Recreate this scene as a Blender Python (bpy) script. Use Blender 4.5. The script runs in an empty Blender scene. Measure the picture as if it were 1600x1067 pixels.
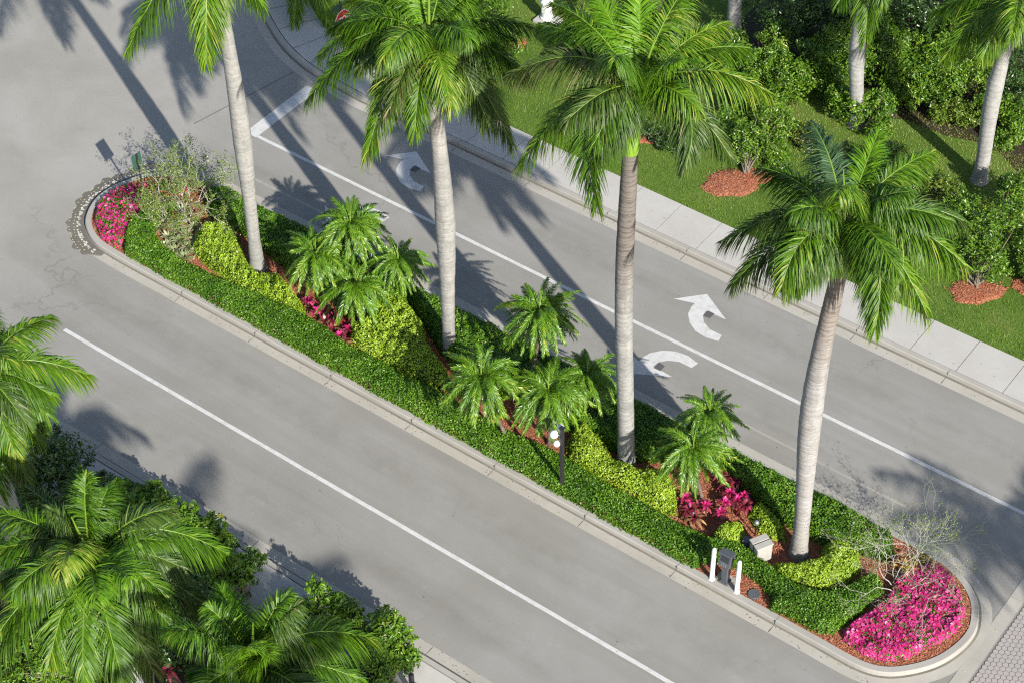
import bpy, bmesh, math, random
import numpy as np
from mathutils import Vector, Matrix

# ------------------------------------------------------------------ camera, sky, sun, exposure
scene = bpy.context.scene
COL = scene.collection
FOCAL, CAM_H = 3090.0, 42.0
AX = np.array([[0.80056806, -0.41271744, 0.43445955],
               [0.59902962, 0.57047588, -0.56189037],
               [-0.01594674, 0.71008562, 0.70393474]])
cam_data = bpy.data.cameras.new('camera')
cam = bpy.data.objects.new('camera', cam_data)
COL.objects.link(cam)
mw = Matrix([[*AX[0], 0], [*AX[1], 0], [*AX[2], CAM_H], [0, 0, 0, 1]])
cam.matrix_world = mw
cam_data.sensor_fit = 'HORIZONTAL'
cam_data.sensor_width = 36
cam_data.lens = FOCAL / 1600 * 36
cam_data.clip_start = 1
cam_data.clip_end = 2000
scene.camera = cam

SUN_EL = math.radians(30.4)
SUN_DIR = np.array([math.cos(SUN_EL) * 0.911, -math.cos(SUN_EL) * 0.412, math.sin(SUN_EL)])
world = bpy.data.worlds.new('World')
scene.world = world
world.use_nodes = True
wn = world.node_tree.nodes
sky = wn.new('ShaderNodeTexSky')
sky.sky_type = 'NISHITA'
sky.sun_disc = False
sky.sun_elevation = SUN_EL
sky.sun_rotation = math.atan2(SUN_DIR[0], SUN_DIR[1])
world.node_tree.links.new(sky.outputs[0], wn['Background'].inputs[0])
wn['Background'].inputs[1].default_value = 0.095
sun_data = bpy.data.lights.new('sun', 'SUN')
sun_data.energy = 4.6
sun_data.angle = math.radians(0.53)
sun_data.color = (1.0, 0.945, 0.86)
sun = bpy.data.objects.new('sun', sun_data)
COL.objects.link(sun)
sun.rotation_euler = Vector(SUN_DIR).to_track_quat('Z', 'Y').to_euler()
scene.view_settings.view_transform = 'Standard'
scene.view_settings.look = 'None'
scene.view_settings.exposure = 1.02
scene.view_settings.gamma = 1.0
scene.view_settings.use_curve_mapping = False
scene.cycles.use_denoising = False
scene.cycles.filter_width = 1.2
scene.cycles.max_bounces = 6
scene.cycles.transparent_max_bounces = 4

# ------------------------------------------------------------------ helpers
RNG = np.random.default_rng(7)
EYE = np.array([0, 0, CAM_H])


def ray(px, py):
    w = AX @ np.array([px - 800, 533.5 - py, -FOCAL])
    return w / np.linalg.norm(w)


def G(px, py, z=0.0):
    """world point at height z on the sight line of a surveyed photo point"""
    w = ray(px, py)
    return EYE + w * ((z - CAM_H) / w[2])


def GP(pts, z=0.0):
    return np.array([G(x, y, z)[:2] for x, y in pts])


def nrm(v):
    v = np.asarray(v, float)
    return v / np.maximum(np.linalg.norm(v, axis=-1, keepdims=True), 1e-9)


class Mesh:
    """collects faces for ONE mesh object"""

    def __init__(self):
        self.V, self.L, self.S, self.M, self.T = [], [], [], [], []
        self.n = 0

    def add(self, V, F, mat=0, tone=None):
        V = np.asarray(V, float).reshape(-1, 3)
        F = np.asarray(F, int)
        self.V.append(V)
        self.L.append((F + self.n).ravel())
        self.S.append(np.full(len(F), F.shape[1]))
        self.M.append(np.full(len(F), mat))
        self.T.append(np.zeros(len(F)) + (0.5 if tone is None else tone))
        self.n += len(V)

    def poly(self, pts, mat=0, tone=None):
        self.add(pts, [list(range(len(pts)))], mat, tone)

    def box(self, c, s, rot=0.0, mat=0, tilt=None):
        x, y, z = np.array(s) / 2
        v = np.array([[a * x, b * y, d * z] for d in (-1, 1) for a, b in ((-1, -1), (1, -1), (1, 1), (-1, 1))])
        if tilt is not None:
            v = v @ np.array(tilt).T
        cr, sr = math.cos(rot), math.sin(rot)
        v = v @ np.array([[cr, sr, 0], [-sr, cr, 0], [0, 0, 1]])
        self.add(v + np.array(c), [[3, 2, 1, 0], [4, 5, 6, 7], [0, 1, 5, 4], [1, 2, 6, 5], [2, 3, 7, 6], [3, 0, 4, 7]], mat)

    def tube(self, pts, rad, sides=8, mat=0, cap=True, tone=None, ang0=0.0):
        pts = np.asarray(pts, float)
        n = len(pts)
        rad = np.zeros(n) + rad
        t = nrm(np.gradient(pts, axis=0))
        ref = np.array([0.0, 1.0, 0.0]) if abs(t[:, 1]).mean() < .8 else np.array([1.0, 0, 0])
        a = nrm(np.cross(t, ref))
        b = np.cross(t, a)
        th = np.arange(sides) / sides * 2 * math.pi + ang0
        V = pts[:, None] + rad[:, None, None] * (np.cos(th)[None, :, None] * a[:, None] + np.sin(th)[None, :, None] * b[:, None])
        i, j = np.meshgrid(np.arange(n - 1), np.arange(sides), indexing='ij')
        k = (j + 1) % sides
        F = np.stack([i * sides + j, (i + 1) * sides + j, (i + 1) * sides + k, i * sides + k], -1).reshape(-1, 4)
        self.add(V.reshape(-1, 3), F, mat, tone)
        if cap:
            self.poly(V[-1][::-1], mat, tone)
            self.poly(V[0], mat, tone)

    def lathe(self, c, prof, sides=20, mat=0):
        th = np.arange(sides) / sides * 2 * math.pi
        V = np.array([[c[0] + r * math.cos(a), c[1] + r * math.sin(a), c[2] + z] for r, z in prof for a in th])
        n = len(prof)
        i, j = np.meshgrid(np.arange(n - 1), np.arange(sides), indexing='ij')
        k = (j + 1) % sides
        self.add(V, np.stack([i * sides + j, i * sides + k, (i + 1) * sides + k, (i + 1) * sides + j], -1).reshape(-1, 4), mat)
        self.poly(V[-sides:], mat)

    def obj(self, name, mats, parent=None, origin=(0, 0, 0), smooth=False):
        me = bpy.data.meshes.new(name)
        V = np.concatenate(self.V) - np.array(origin)
        L, S = np.concatenate(self.L), np.concatenate(self.S)
        me.vertices.add(len(V))
        me.vertices.foreach_set('co', V.astype(np.float32).ravel())
        me.loops.add(len(L))
        me.loops.foreach_set('vertex_index', L.astype(np.int32))
        me.polygons.add(len(S))
        me.polygons.foreach_set('loop_start', np.concatenate([[0], np.cumsum(S)[:-1]]).astype(np.int32))
        me.polygons.foreach_set('material_index', np.concatenate(self.M).astype(np.int32))
        at = me.attributes.new('tone', 'FLOAT', 'FACE')
        at.data.foreach_set('value', np.concatenate(self.T).astype(np.float32))
        for m in (mats if isinstance(mats, (list, tuple)) else [mats]):
            me.materials.append(m)
        me.update(calc_edges=True)
        me.polygons.foreach_set('use_smooth', np.full(len(S), bool(smooth)))
        o = bpy.data.objects.new(name, me)
        COL.objects.link(o)
        if parent is not None:
            o.parent = parent
        else:
            o.location = origin
        return o


def tag(o, label=None, cat=None, group=None, kind=None):
    if label: o['label'] = label
    if cat: o['category'] = cat
    if group: o['group'] = group
    if kind: o['kind'] = kind
    return o


def empty(name, loc, label, cat, group=None):
    o = bpy.data.objects.new(name, None)
    COL.objects.link(o)
    o.location = loc
    o.empty_display_size = 0.2
    return tag(o, label, cat, group)


def bevel(o, w, seg=2):
    m = o.modifiers.new('bevel', 'BEVEL')
    m.width = w
    m.segments = seg
    m.limit_method = 'ANGLE'
    return o


# ------------------------------------------------------------------ materials
class Nodes:
    def __init__(self, name):
        self.m = bpy.data.materials.new(name)
        self.m.use_nodes = True
        self.t = self.m.node_tree
        self.b = self.t.nodes['Principled BSDF']
        self.geo = None

    def n(self, typ, **kw):
        x = self.t.nodes.new(typ)
        for k, v in kw.items():
            setattr(x, k, v)
        return x

    def link(self, a, b):
        self.t.links.new(a, b)

    def pos(self):
        if self.geo is None:
            self.geo = self.n('ShaderNodeNewGeometry')
        return self.geo.outputs['Position']

    def noise(self, scale, detail=4, rough=.55, vec=None, dist=0):
        x = self.n('ShaderNodeTexNoise')
        x.inputs['Scale'].default_value = scale
        x.inputs['Detail'].default_value = detail
        x.inputs['Roughness'].default_value = rough
        x.inputs['Distortion'].default_value = dist
        self.link(vec or self.pos(), x.inputs['Vector'])
        return x.outputs['Fac']

    def ramp(self, fac, stops):
        x = self.n('ShaderNodeValToRGB')
        e = x.color_ramp.elements
        while len(e) < len(stops):
            e.new(0.5)
        for el, (p, c) in zip(e, stops):
            el.position = p
            el.color = (*c, 1) if len(c) == 3 else c
        self.link(fac, x.inputs[0])
        return x.outputs[0]

    def mix(self, fac, a, b, mode='MIX'):
        x = self.n('ShaderNodeMix', data_type='RGBA', blend_type=mode)
        for s, v in ((x.inputs[0], fac), (x.inputs[6], a), (x.inputs[7], b)):
            if isinstance(v, (int, float)):
                s.default_value = v
            elif isinstance(v, tuple):
                s.default_value = (*v, 1)
            else:
                self.link(v, s)
        return x.outputs[2]

    def math(self, op, a, b=0.0, clamp=False):
        x = self.n('ShaderNodeMath', operation=op, use_clamp=clamp)
        for s, v in ((x.inputs[0], a), (x.inputs[1], b)):
            if isinstance(v, (int, float)):
                s.default_value = v
            else:
                self.link(v, s)
        return x.outputs[0]

    def bump(self, h, strength=.3, dist=.02):
        x = self.n('ShaderNodeBump')
        x.inputs['Strength'].default_value = strength
        x.inputs['Distance'].default_value = dist
        self.link(h, x.inputs['Height'])
        self.link(x.outputs[0], self.b.inputs['Normal'])

    def done(self, col, rough=.8, spec=.3):
        if isinstance(col, tuple):
            self.b.inputs['Base Color'].default_value = (*col, 1)
        else:
            self.link(col, self.b.inputs['Base Color'])
        self.b.inputs['Roughness'].default_value = rough
        self.b.inputs['Specular IOR Level'].default_value = spec
        return self.m


def leaf_mat(name, stops, rough=.42, spec=.45, trans=.22, tcol=(.30, .42, .04), vary=.35):
    k = Nodes(name)
    a = k.n('ShaderNodeAttribute', attribute_name='tone')
    col = k.ramp(a.outputs['Fac'], stops)
    nz = k.noise(1.7, 3)
    col = k.mix(k.math('MULTIPLY', nz, vary), col, tuple(c * .55 for c in stops[0][1]))
    k.done(col, rough, spec)
    tr = k.n('ShaderNodeBsdfTranslucent')
    k.link(k.mix(.5, col, tcol), tr.inputs[0])
    mx = k.n('ShaderNodeMixShader')
    mx.inputs[0].default_value = trans
    k.link(k.b.outputs[0], mx.inputs[1])
    k.link(tr.outputs[0], mx.inputs[2])
    k.link(mx.outputs[0], k.t.nodes['Material Output'].inputs[0])
    return k.m


def plain(name, col, rough=.6, spec=.4, metal=0.0, wear=.25, scale=9.0):
    k = Nodes(name)
    nz = k.noise(scale, 5)
    c = k.mix(k.math('MULTIPLY', nz, wear), col, tuple(x * .45 for x in col))
    k.done(c, rough, spec)
    k.b.inputs['Metallic'].default_value = metal
    return k.m


def concrete(name, a, b, speck=.12, bump=.25):
    k = Nodes(name)
    big = k.noise(.55, 4, .6)
    mid = k.noise(5.0, 5, .6)
    fine = k.noise(60.0, 3, .6)
    c = k.mix(k.ramp(big, [(.35, (0, 0, 0)), (.7, (1, 1, 1))]), a, b)
    c = k.mix(k.math('MULTIPLY', mid, .28), c, tuple(x * .6 for x in a))
    c = k.mix(k.math('MULTIPLY', fine, speck * 2), c, tuple(x * .5 for x in a))
    k.bump(fine, bump, .004)
    return k.done(c, .85, .25)


def road_material():
    k = Nodes('asphalt')
    sp = k.n('ShaderNodeSeparateXYZ')
    k.link(k.pos(), sp.inputs[0])
    X, Y = sp.outputs[0], sp.outputs[1]
    # the cross street is a separate, more worn pour: warmer and lighter
    w = k.math('ADD', X, k.math('MULTIPLY', k.noise(.22, 3), 5.0))
    f = k.math('MULTIPLY', k.math('ADD', w, 40.2), .2, True)
    c = k.mix(f, (.298, .288, .262), (.254, .248, .231))
    big = k.ramp(k.noise(.30, 5, .62, dist=.4), [(.36, (0, 0, 0)), (.66, (1, 1, 1))])
    c = k.mix(k.math('MULTIPLY', big, .50), c, (.185, .178, .150))
    # streaks along the lane from tyres and run-off
    mp = k.n('ShaderNodeMapping')
    mp.inputs['Scale'].default_value = (.10, 1.25, 1)
    k.link(k.pos(), mp.inputs[0])
    st = k.ramp(k.noise(1.0, 4, .6, mp.outputs[0]), [(.42, (0, 0, 0)), (.72, (1, 1, 1))])
    c = k.mix(k.math('MULTIPLY', k.math('MULTIPLY', st, f), .50), c, (.165, .158, .138))
    lt = k.ramp(k.noise(.75, 6, .7), [(.58, (0, 0, 0)), (.75, (1, 1, 1))])
    c = k.mix(k.math('MULTIPLY', lt, .34), c, (.33, .325, .31))
    grain = k.noise(38.0, 3, .7)
    c = k.mix(k.math('MULTIPLY', grain, .30), c, (.105, .103, .098))
    vo = k.n('ShaderNodeTexVoronoi', feature='DISTANCE_TO_EDGE')
    vo.inputs['Scale'].default_value = .13
    wv = k.n('ShaderNodeVectorMath', operation='ADD')
    nc = k.n('ShaderNodeTexNoise'); nc.inputs['Scale'].default_value = 1.1; nc.inputs['Detail'].default_value = 5
    k.link(k.pos(), nc.inputs['Vector'])
    sc = k.n('ShaderNodeVectorMath', operation='SCALE'); sc.inputs['Scale'].default_value = 1.6
    k.link(nc.outputs['Color'], sc.inputs[0])
    k.link(k.pos(), wv.inputs[0]); k.link(sc.outputs[0], wv.inputs[1]); k.link(wv.outputs[0], vo.inputs['Vector'])
    crack = k.math('SUBTRACT', 1.0, k.math('MULTIPLY', vo.outputs['Distance'], 190.0, True), True)
    crack = k.math('MULTIPLY', crack, k.ramp(k.noise(.16, 3), [(.52, (0, 0, 0)), (.66, (1, 1, 1))]))
    c = k.mix(k.math('MULTIPLY', crack, .5), c, (.09, .085, .075))
    # oil drip trail down the middle of each lane
    dy = None
    for yc in (27.5, 24.4, 35.1, 38.1):
        g = k.math('SUBTRACT', 1.0, k.math('MULTIPLY', k.math('ABSOLUTE', k.math('SUBTRACT', Y, yc)), 1.6), True)
        dy = g if dy is None else k.math('MAXIMUM', dy, g)
    dm = k.ramp(k.noise(1.4, 5, .65), [(.40, (0, 0, 0)), (.66, (1, 1, 1))])
    c = k.mix(k.math('MULTIPLY', k.math('MULTIPLY', dy, k.math('MULTIPLY', dm, f)), .34), c, (.135, .13, .115))
    spots = k.ramp(k.noise(6.5, 2, .5), [(.72, (0, 0, 0)), (.76, (1, 1, 1))])
    c = k.mix(k.math('MULTIPLY', spots, .30), c, (.10, .097, .09))
    k.bump(grain, .3, .004)
    return k.done(c, .86, .22)


def paint_material():
    k = Nodes('white_paint')
    wear = k.ramp(k.noise(4.0, 6, .7), [(.44, (0, 0, 0)), (.76, (1, 1, 1))])
    c = k.mix(k.math('MULTIPLY', wear, .75), (.46, .46, .45), (.30, .295, .28))
    ch = k.ramp(k.noise(21.0, 4, .75), [(.60, (0, 0, 0)), (.66, (1, 1, 1))])
    c = k.mix(k.math('MULTIPLY', ch, .7), c, (.25, .245, .23))
    return k.done(c, .7, .3)


def lawn_material():
    k = Nodes('lawn')
    a = k.ramp(k.noise(.5, 5, .6), [(.35, (.075, .140, .018)), (.55, (.11, .18, .028)), (.72, (.180, .195, .055))])
    b = k.noise(24.0, 4, .7)
    c = k.mix(k.math('MULTIPLY', b, .55), a, (.025, .055, .010))
    k.bump(b, .8, .03)
    return k.done(c, .9, .15)


def mulch_material(name, c1, c2, c3):
    k = Nodes(name)
    v = k.n('ShaderNodeTexVoronoi')
    v.inputs['Scale'].default_value = 22
    mp = k.n('ShaderNodeMapping')
    mp.inputs['Scale'].default_value = (1, 2.2, 1)
    mp.inputs['Rotation'].default_value = (0, 0, .6)
    k.link(k.pos(), mp.inputs[0])
    k.link(mp.outputs[0], v.inputs['Vector'])
    sep = k.n('ShaderNodeSeparateColor')
    k.link(v.outputs['Color'], sep.inputs[0])
    c = k.ramp(sep.outputs[0], [(.0, c3), (.45, c1), (.9, c2)])
    c = k.mix(k.math('MULTIPLY', k.noise(2.2, 5), .5), c, c3)
    k.bump(v.outputs['Distance'], .9, .03)
    return k.done(c, .9, .15)


def trunk_material(name, pale, dark, brown, ring=9.0, lichen=.5, brown_from=.72, seed=0.0):
    k = Nodes(name)
    tc = k.n('ShaderNodeTexCoord')
    gen = tc.outputs['Generated']
    obj = tc.outputs['Object']
    sg = k.n('ShaderNodeSeparateXYZ'); k.link(gen, sg.inputs[0])
    off = k.n('ShaderNodeVectorMath', operation='ADD'); k.link(obj, off.inputs[0]); off.inputs[1].default_value = (seed, seed * 2, 0)
    nz = k.noise(2.4, 6, .65, off.outputs[0])
    mp = k.n('ShaderNodeMapping'); mp.inputs['Scale'].default_value = (1.2, 1.2, 5.5); k.link(off.outputs[0], mp.inputs[0])
    band = k.noise(1.3, 4, .6, mp.outputs[0], .6)
    c = k.mix(k.ramp(band, [(.42, (0, 0, 0)), (.62, (1, 1, 1))]), pale, tuple(x * .86 for x in pale))
    blot = k.ramp(nz, [(.46, (0, 0, 0)), (.64, (1, 1, 1))])
    c = k.mix(k.math('MULTIPLY', blot, lichen), c, dark)
    fl = k.ramp(k.noise(9.0, 4, .7, off.outputs[0]), [(.52, (0, 0, 0)), (.66, (1, 1, 1))])
    c = k.mix(k.math('MULTIPLY', fl, .55), c, tuple(x * .50 for x in pale))
    mv = k.n('ShaderNodeMapping'); mv.inputs['Scale'].default_value = (4.5, 4.5, .38); k.link(off.outputs[0], mv.inputs[0])
    stk = k.ramp(k.noise(1.0, 5, .65, mv.outputs[0], .3), [(.46, (0, 0, 0)), (.66, (1, 1, 1))])
    c = k.mix(k.math('MULTIPLY', stk, .42), c, tuple(x * .48 for x in pale))
    # newer wood near the crownshaft is browner and closely ringed
    top = k.math('MULTIPLY', k.math('SUBTRACT', k.math('ADD', sg.outputs[2], k.math('MULTIPLY', nz, .22)), brown_from), 4.5, True)
    c = k.mix(k.math('MULTIPLY', top, .85), c, brown)
    so = k.n('ShaderNodeSeparateXYZ'); k.link(obj, so.inputs[0])
    ph = k.math('ADD', k.math('MULTIPLY', so.outputs[2], ring), k.math('MULTIPLY', band, 2.6))
    s = k.math('SINE', k.math('MULTIPLY', ph, 2 * math.pi))
    rg = k.ramp(s, [(.55, (0, 0, 0)), (1.0, (1, 1, 1))])
    amt = k.math('ADD', .10, k.math('MULTIPLY', top, .5))
    c = k.mix(k.math('MULTIPLY', rg, amt), c, tuple(x * .35 for x in brown))
    foot = k.math('MULTIPLY', k.math('SUBTRACT', k.math('ADD', .10, k.math('MULTIPLY', nz, .10)), sg.outputs[2]), 12.0, True)
    c = k.mix(k.math('MULTIPLY', foot, .6), c, dark)
    k.bump(k.math('ADD', s, k.math('MULTIPLY', nz, 2.0)), .35, .012)
    return k.done(c, .85, .2)


M = {}
M['asphalt'] = road_material()
M['paint'] = paint_material()
M['patch'] = plain('dark_patch', (.085, .085, .088), .9, .2)
M['yellow'] = plain('worn_yellow_paint', (.52, .47, .26), .8, .2, 0, .6, 14)
M['cream'] = plain('worn_cream_paint', (.55, .53, .46), .8, .2, 0, .6, 14)
M['grime'] = concrete('grimy_asphalt', (.125, .116, .098), (.19, .18, .155), .3)
M['seam'] = plain('seam_tar', (.16, .155, .14), .9, .2, 0, .5, 4)
M['soil'] = concrete('dry_soil', (.10, .075, .05), (.13, .10, .07), .3, .6)
M['kerb'] = concrete('kerb_concrete', (.36, .345, .315), (.29, .275, .245), .2)
M['gutter'] = concrete('gutter_concrete', (.385, .365, .32), (.31, .29, .25), .2)
M['dirt'] = concrete('gutter_dirt', (.15, .14, .115), (.26, .24, .20), .25)
M['walk'] = concrete('sidewalk_concrete', (.43, .418, .388), (.37, .355, .325), .15)
M['groove'] = plain('joint', (.15, .142, .128), .95, .1)
M['paver'] = concrete('paver', (.36, .325, .30), (.31, .29, .275), .2)
M['grout'] = plain('grout', (.17, .155, .14), .95, .1)
M['lawn'] = lawn_material()
M['litter'] = mulch_material('leaf_litter', (.045, .036, .022), (.085, .066, .04), (.015, .014, .009))
M['mulch'] = mulch_material('red_mulch', (.33, .115, .062), (.45, .20, .115), (.14, .050, .030))
M['chips'] = leaf_mat('mulch_chips', [(0, (.22, .06, .03)), (.5, (.42, .14, .07)), (1, (.52, .30, .19))], .9, .1, 0.0, vary=.3)
M['frond'] = leaf_mat('royal_frond', [(0, (.024, .070, .003)), (.5, (.066, .155, .005)), (.85, (.125, .235, .008)), (1, (.27, .30, .04))], .46, .30, .18, (.28, .42, .02))
M['frond_new'] = leaf_mat('new_frond', [(0, (.06, .16, .005)), (.5, (.115, .25, .008)), (1, (.20, .32, .02))], .46, .3, .24, (.35, .5, .03), .2)
M['frond_dull'] = leaf_mat('dull_frond', [(0, (.024, .058, .007)), (.5, (.056, .110, .012)), (.9, (.12, .155, .035)), (1, (.22, .17, .09))], .48, .3, .16, (.22, .28, .03))
M['frond_blue'] = leaf_mat('blue_frond', [(0, (.018, .050, .022)), (.5, (.040, .092, .035)), (1, (.10, .17, .07))], .5, .25, .15, (.1, .2, .08))
M['rachis'] = plain('frond_midrib', (.15, .25, .025), .45, .4, 0, .3, 4)
M['shaft'] = plain('crownshaft', (.21, .36, .035), .32, .5, 0, .35, 3)
M['date'] = leaf_mat('date_frond', [(0, (.036, .105, .006)), (.5, (.095, .215, .009)), (.9, (.19, .33, .016)), (1, (.40, .40, .035))], .36, .5, .2, (.25, .42, .03), .25)
M['date_trunk'] = trunk_material('date_trunk', (.16, .13, .10), (.06, .05, .04), (.10, .075, .05), 14, .5, .5)
M['hedge'] = leaf_mat('hedge_leaf', [(0, (.034, .095, .004)), (.5, (.085, .200, .007)), (.92, (.145, .28, .014)), (1, (.28, .40, .06))], .42, .42, .15, (.16, .32, .02), .3)
M['gold'] = leaf_mat('gold_leaf', [(0, (.15, .26, .014)), (.5, (.29, .43, .026)), (1, (.45, .57, .07))], .4, .45, .25, (.5, .55, .03), .25)
M['bush'] = leaf_mat('bush_leaf', [(0, (.038, .098, .006)), (.5, (.100, .205, .010)), (.9, (.19, .31, .018)), (1, (.32, .38, .05))], .38, .5, .15, (.2, .34, .02), .35)
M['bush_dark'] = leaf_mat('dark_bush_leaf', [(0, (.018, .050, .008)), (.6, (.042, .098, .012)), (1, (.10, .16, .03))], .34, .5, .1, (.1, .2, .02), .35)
M['bush_lime'] = leaf_mat('lime_bush_leaf', [(0, (.07, .13, .014)), (.5, (.14, .22, .02)), (1, (.28, .33, .05))], .36, .5, .22, (.3, .42, .03), .3)
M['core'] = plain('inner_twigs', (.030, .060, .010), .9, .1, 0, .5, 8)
M['twig'] = plain('pale_twig', (.44, .425, .375), .8, .2, 0, .5, 12)
M['twig_brown'] = plain('brown_twig', (.17, .13, .095), .85, .2, 0, .5, 12)
M['bark'] = plain('bark', (.20, .17, .13), .9, .15, 0, .6, 7)
M['petal'] = leaf_mat('pink_petal', [(0, (.26, .010, .080)), (.40, (.50, .022, .17)), (.75, (.64, .06, .30)), (1, (.80, .36, .55))], .55, .3, .2, (.9, .1, .35), .1)
M['petal_red'] = leaf_mat('red_petal', [(0, (.32, .010, .04)), (.6, (.52, .02, .09)), (1, (.68, .09, .22))], .55, .3, .2, (.9, .1, .2), .1)
M['cordy_pink'] = leaf_mat('bright_cordyline', [(0, (.17, .014, .035)), (.45, (.50, .020, .13)), (1, (.85, .07, .34))], .33, .5, .2, (.8, .05, .25), .1)
M['cordy_dark'] = leaf_mat('dark_cordyline', [(0, (.060, .014, .016)), (.5, (.17, .022, .034)), (.9, (.36, .05, .08)), (1, (.55, .05, .20))], .35, .5, .15, (.4, .04, .08), .2)
M['cordy_bronze'] = leaf_mat('bronze_cordyline', [(0, (.12, .06, .03)), (.5, (.27, .15, .07)), (1, (.50, .30, .14))], .45, .4, .15, (.4, .2, .05), .2)
M['brom'] = leaf_mat('bromeliad_leaf', [(0, (.12, .16, .06)), (.5, (.25, .29, .13)), (1, (.46, .45, .32))], .4, .4, .15, (.3, .32, .1), .2)
M['white'] = plain('white_enamel', (.66, .66, .64), .55, .35, 0, .18, 10)
M['black'] = plain('black_metal', (.020, .020, .024), .42, .5, 0, .2, 8)
M['slate'] = plain('slate_metal', (.075, .082, .092), .45, .5, 0, .2, 8)
M['grey_box'] = plain('cabinet_grey', (.36, .35, .32), .6, .3, 0, .45, 6)
M['glass'] = plain('dark_glass', (.028, .034, .042), .15, .6, 0, .1, 8)
M['green_metal'] = plain('green_sign_back', (.030, .075, .058), .55, .3, 0, .2, 6)
M['red_metal'] = plain('sign_red', (.50, .014, .025), .45, .4, 0, .12, 6)
M['galv'] = plain('galvanised', (.32, .33, .34), .45, .5, .6, .2, 10)
M['tape'] = plain('faded_band', (.45, .40, .40), .6, .3, 0, .2, 10)
M['dry'] = leaf_mat('dry_leaf', [(0, (.20, .11, .035)), (.5, (.40, .22, .05)), (1, (.58, .40, .10))], .6, .3, .2, (.5, .3, .05), .15)
TRUNKS = [trunk_material('palm_trunk_%d' % i, *a) for i, a in enumerate([
    ((0.286, 0.280, 0.263), (.20, .205, .19), (.30, .29, .265), 5.0, .60, 1.2, 0.0),
    ((0.293, 0.287, 0.270), (.19, .19, .175), (.26, .24, .21), 5.0, .58, .88, 3.1),
    ((0.286, 0.281, 0.266), (.16, .165, .155), (.145, .125, .108), 6.0, .70, .62, 7.7),
    ((0.311, 0.302, 0.290), (.25, .235, .21), (.20, .168, .142), 6.5, .6, .76, 11.3),
    ((0.308, 0.304, 0.292), (.24, .24, .22), (.40, .38, .34), 5.0, .30, 1.0, 5.9)])]

# ------------------------------------------------------------------ setting: ground, road, kerbs, walks
KERB_T, Z_IN = .15, .135


def sheet(name, pts, z, mat, kind='structure', origin_pts=None):
    m = Mesh()
    pts = np.asarray(pts, float)
    m.poly(np.column_stack([pts, np.full(len(pts), z)]))
    o = m.obj(name, mat)
    bm = bmesh.new(); bm.from_mesh(o.data)
    bmesh.ops.triangulate(bm, faces=bm.faces[:])
    bmesh.ops.recalc_face_normals(bm, faces=bm.faces[:])
    for f in bm.faces:
        if f.normal.z < 0: f.normal_flip()
    bm.to_mesh(o.data); bm.free()
    return tag(o, kind=kind)


def offset_line(P, d, closed=False):
    """P offset to the left of travel by d"""
    P = np.asarray(P, float)
    if closed:
        t0, t1 = nrm(P - np.roll(P, 1, 0)), nrm(np.roll(P, -1, 0) - P)
    else:
        s = nrm(np.diff(P, axis=0))
        t0, t1 = np.vstack([s[:1], s]), np.vstack([s, s[-1:]])
    n0, n1 = np.column_stack([-t0[:, 1], t0[:, 0]]), np.column_stack([-t1[:, 1], t1[:, 0]])
    b = nrm(n0 + n1)
    return P + b * (d / np.maximum((b * n0).sum(1), .5))[:, None]


def smooth_line(P, closed=False, sub=6):
    P = np.asarray(P, float)
    n = len(P)
    out = []
    for i in range(n if closed else n - 1):
        g = lambda k: P[(i + k) % n] if closed else P[min(max(i + k, 0), n - 1)]
        a, b, c, d = g(-1), g(0), g(1), g(2)
        for s in np.arange(sub) / sub:
            out.append(.5 * ((2 * b) + (c - a) * s + (2 * a - 5 * b + 4 * c - d) * s * s + (3 * b - a - 3 * c + d) * s ** 3))
    if not closed: out.append(P[-1])
    return np.array(out)


def sweep(m, P, prof, mats, closed=False):
    """profile = [(left offset, z)], one material index per strip"""
    lines = [np.column_stack([offset_line(P, d, closed), np.full(len(P), z)]) for d, z in prof]
    n = len(P)
    i = np.arange(n if closed else n - 1)
    j = (i + 1) % n
    for a in range(len(prof) - 1):
        V = np.vstack([lines[a], lines[a + 1]])
        m.add(V, np.stack([i, j, j + n, i + n], -1)[:, ::-1], mats[a])


ground = sheet('ground', [(-300, -300), (300, -300), (300, 300), (-300, 300)], -.06, M['soil'])
road = sheet('road', [(-140, -90), (-9.02, -90), (-9.02, 120), (-140, 120)], 0.0, M['asphalt'])

# median outline (kerb face), counter-clockwise seen from above
MED = [(-11.6, 29.15), (-10.9, 29.35), (-10.35, 29.82), (-9.9, 30.47), (-9.66, 31.17), (-9.60, 31.8), (-9.72, 32.3), (-10.02, 32.84),
       (-10.5, 33.25), (-11.15, 33.54), (-11.9, 33.65), (-12.8, 33.68), (-14, 33.7), (-16, 33.7), (-19, 33.7), (-24, 33.7), (-29, 33.7), (-33, 33.7), (-35.4, 33.7), (-36.9, 33.69), (-38.3, 33.6), (-39.55, 33.25), (-40.3, 32.72), (-40.68, 31.95),
       (-40.84, 31.3), (-40.77, 30.6), (-40.4, 29.9), (-39.9, 29.48), (-39.25, 29.22), (-38.4, 29.15), (-37.3, 29.14), (-35.8, 29.15), (-33.5, 29.15), (-30, 29.15), (-25, 29.15), (-20, 29.15), (-16.5, 29.15), (-14.3, 29.15), (-12.9, 29.15)]
MED = smooth_line(MED, True, 5)
m = Mesh()
# travel is counter-clockwise: the road lies to the right (negative left offset)
sweep(m, MED, [(-.36, .004), (-.08, .016), (-.015, .020), (0, .125), (.03, KERB_T), (.20, KERB_T), (.205, .10)], [1, 2, 0, 0, 0, 0], True)
tag(m.obj('median_kerb', [M['kerb'], M['gutter'], M['dirt']]), kind='structure')
sheet('mulch_ground', offset_line(MED, .20, True), Z_IN - .01, M['mulch'])

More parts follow.
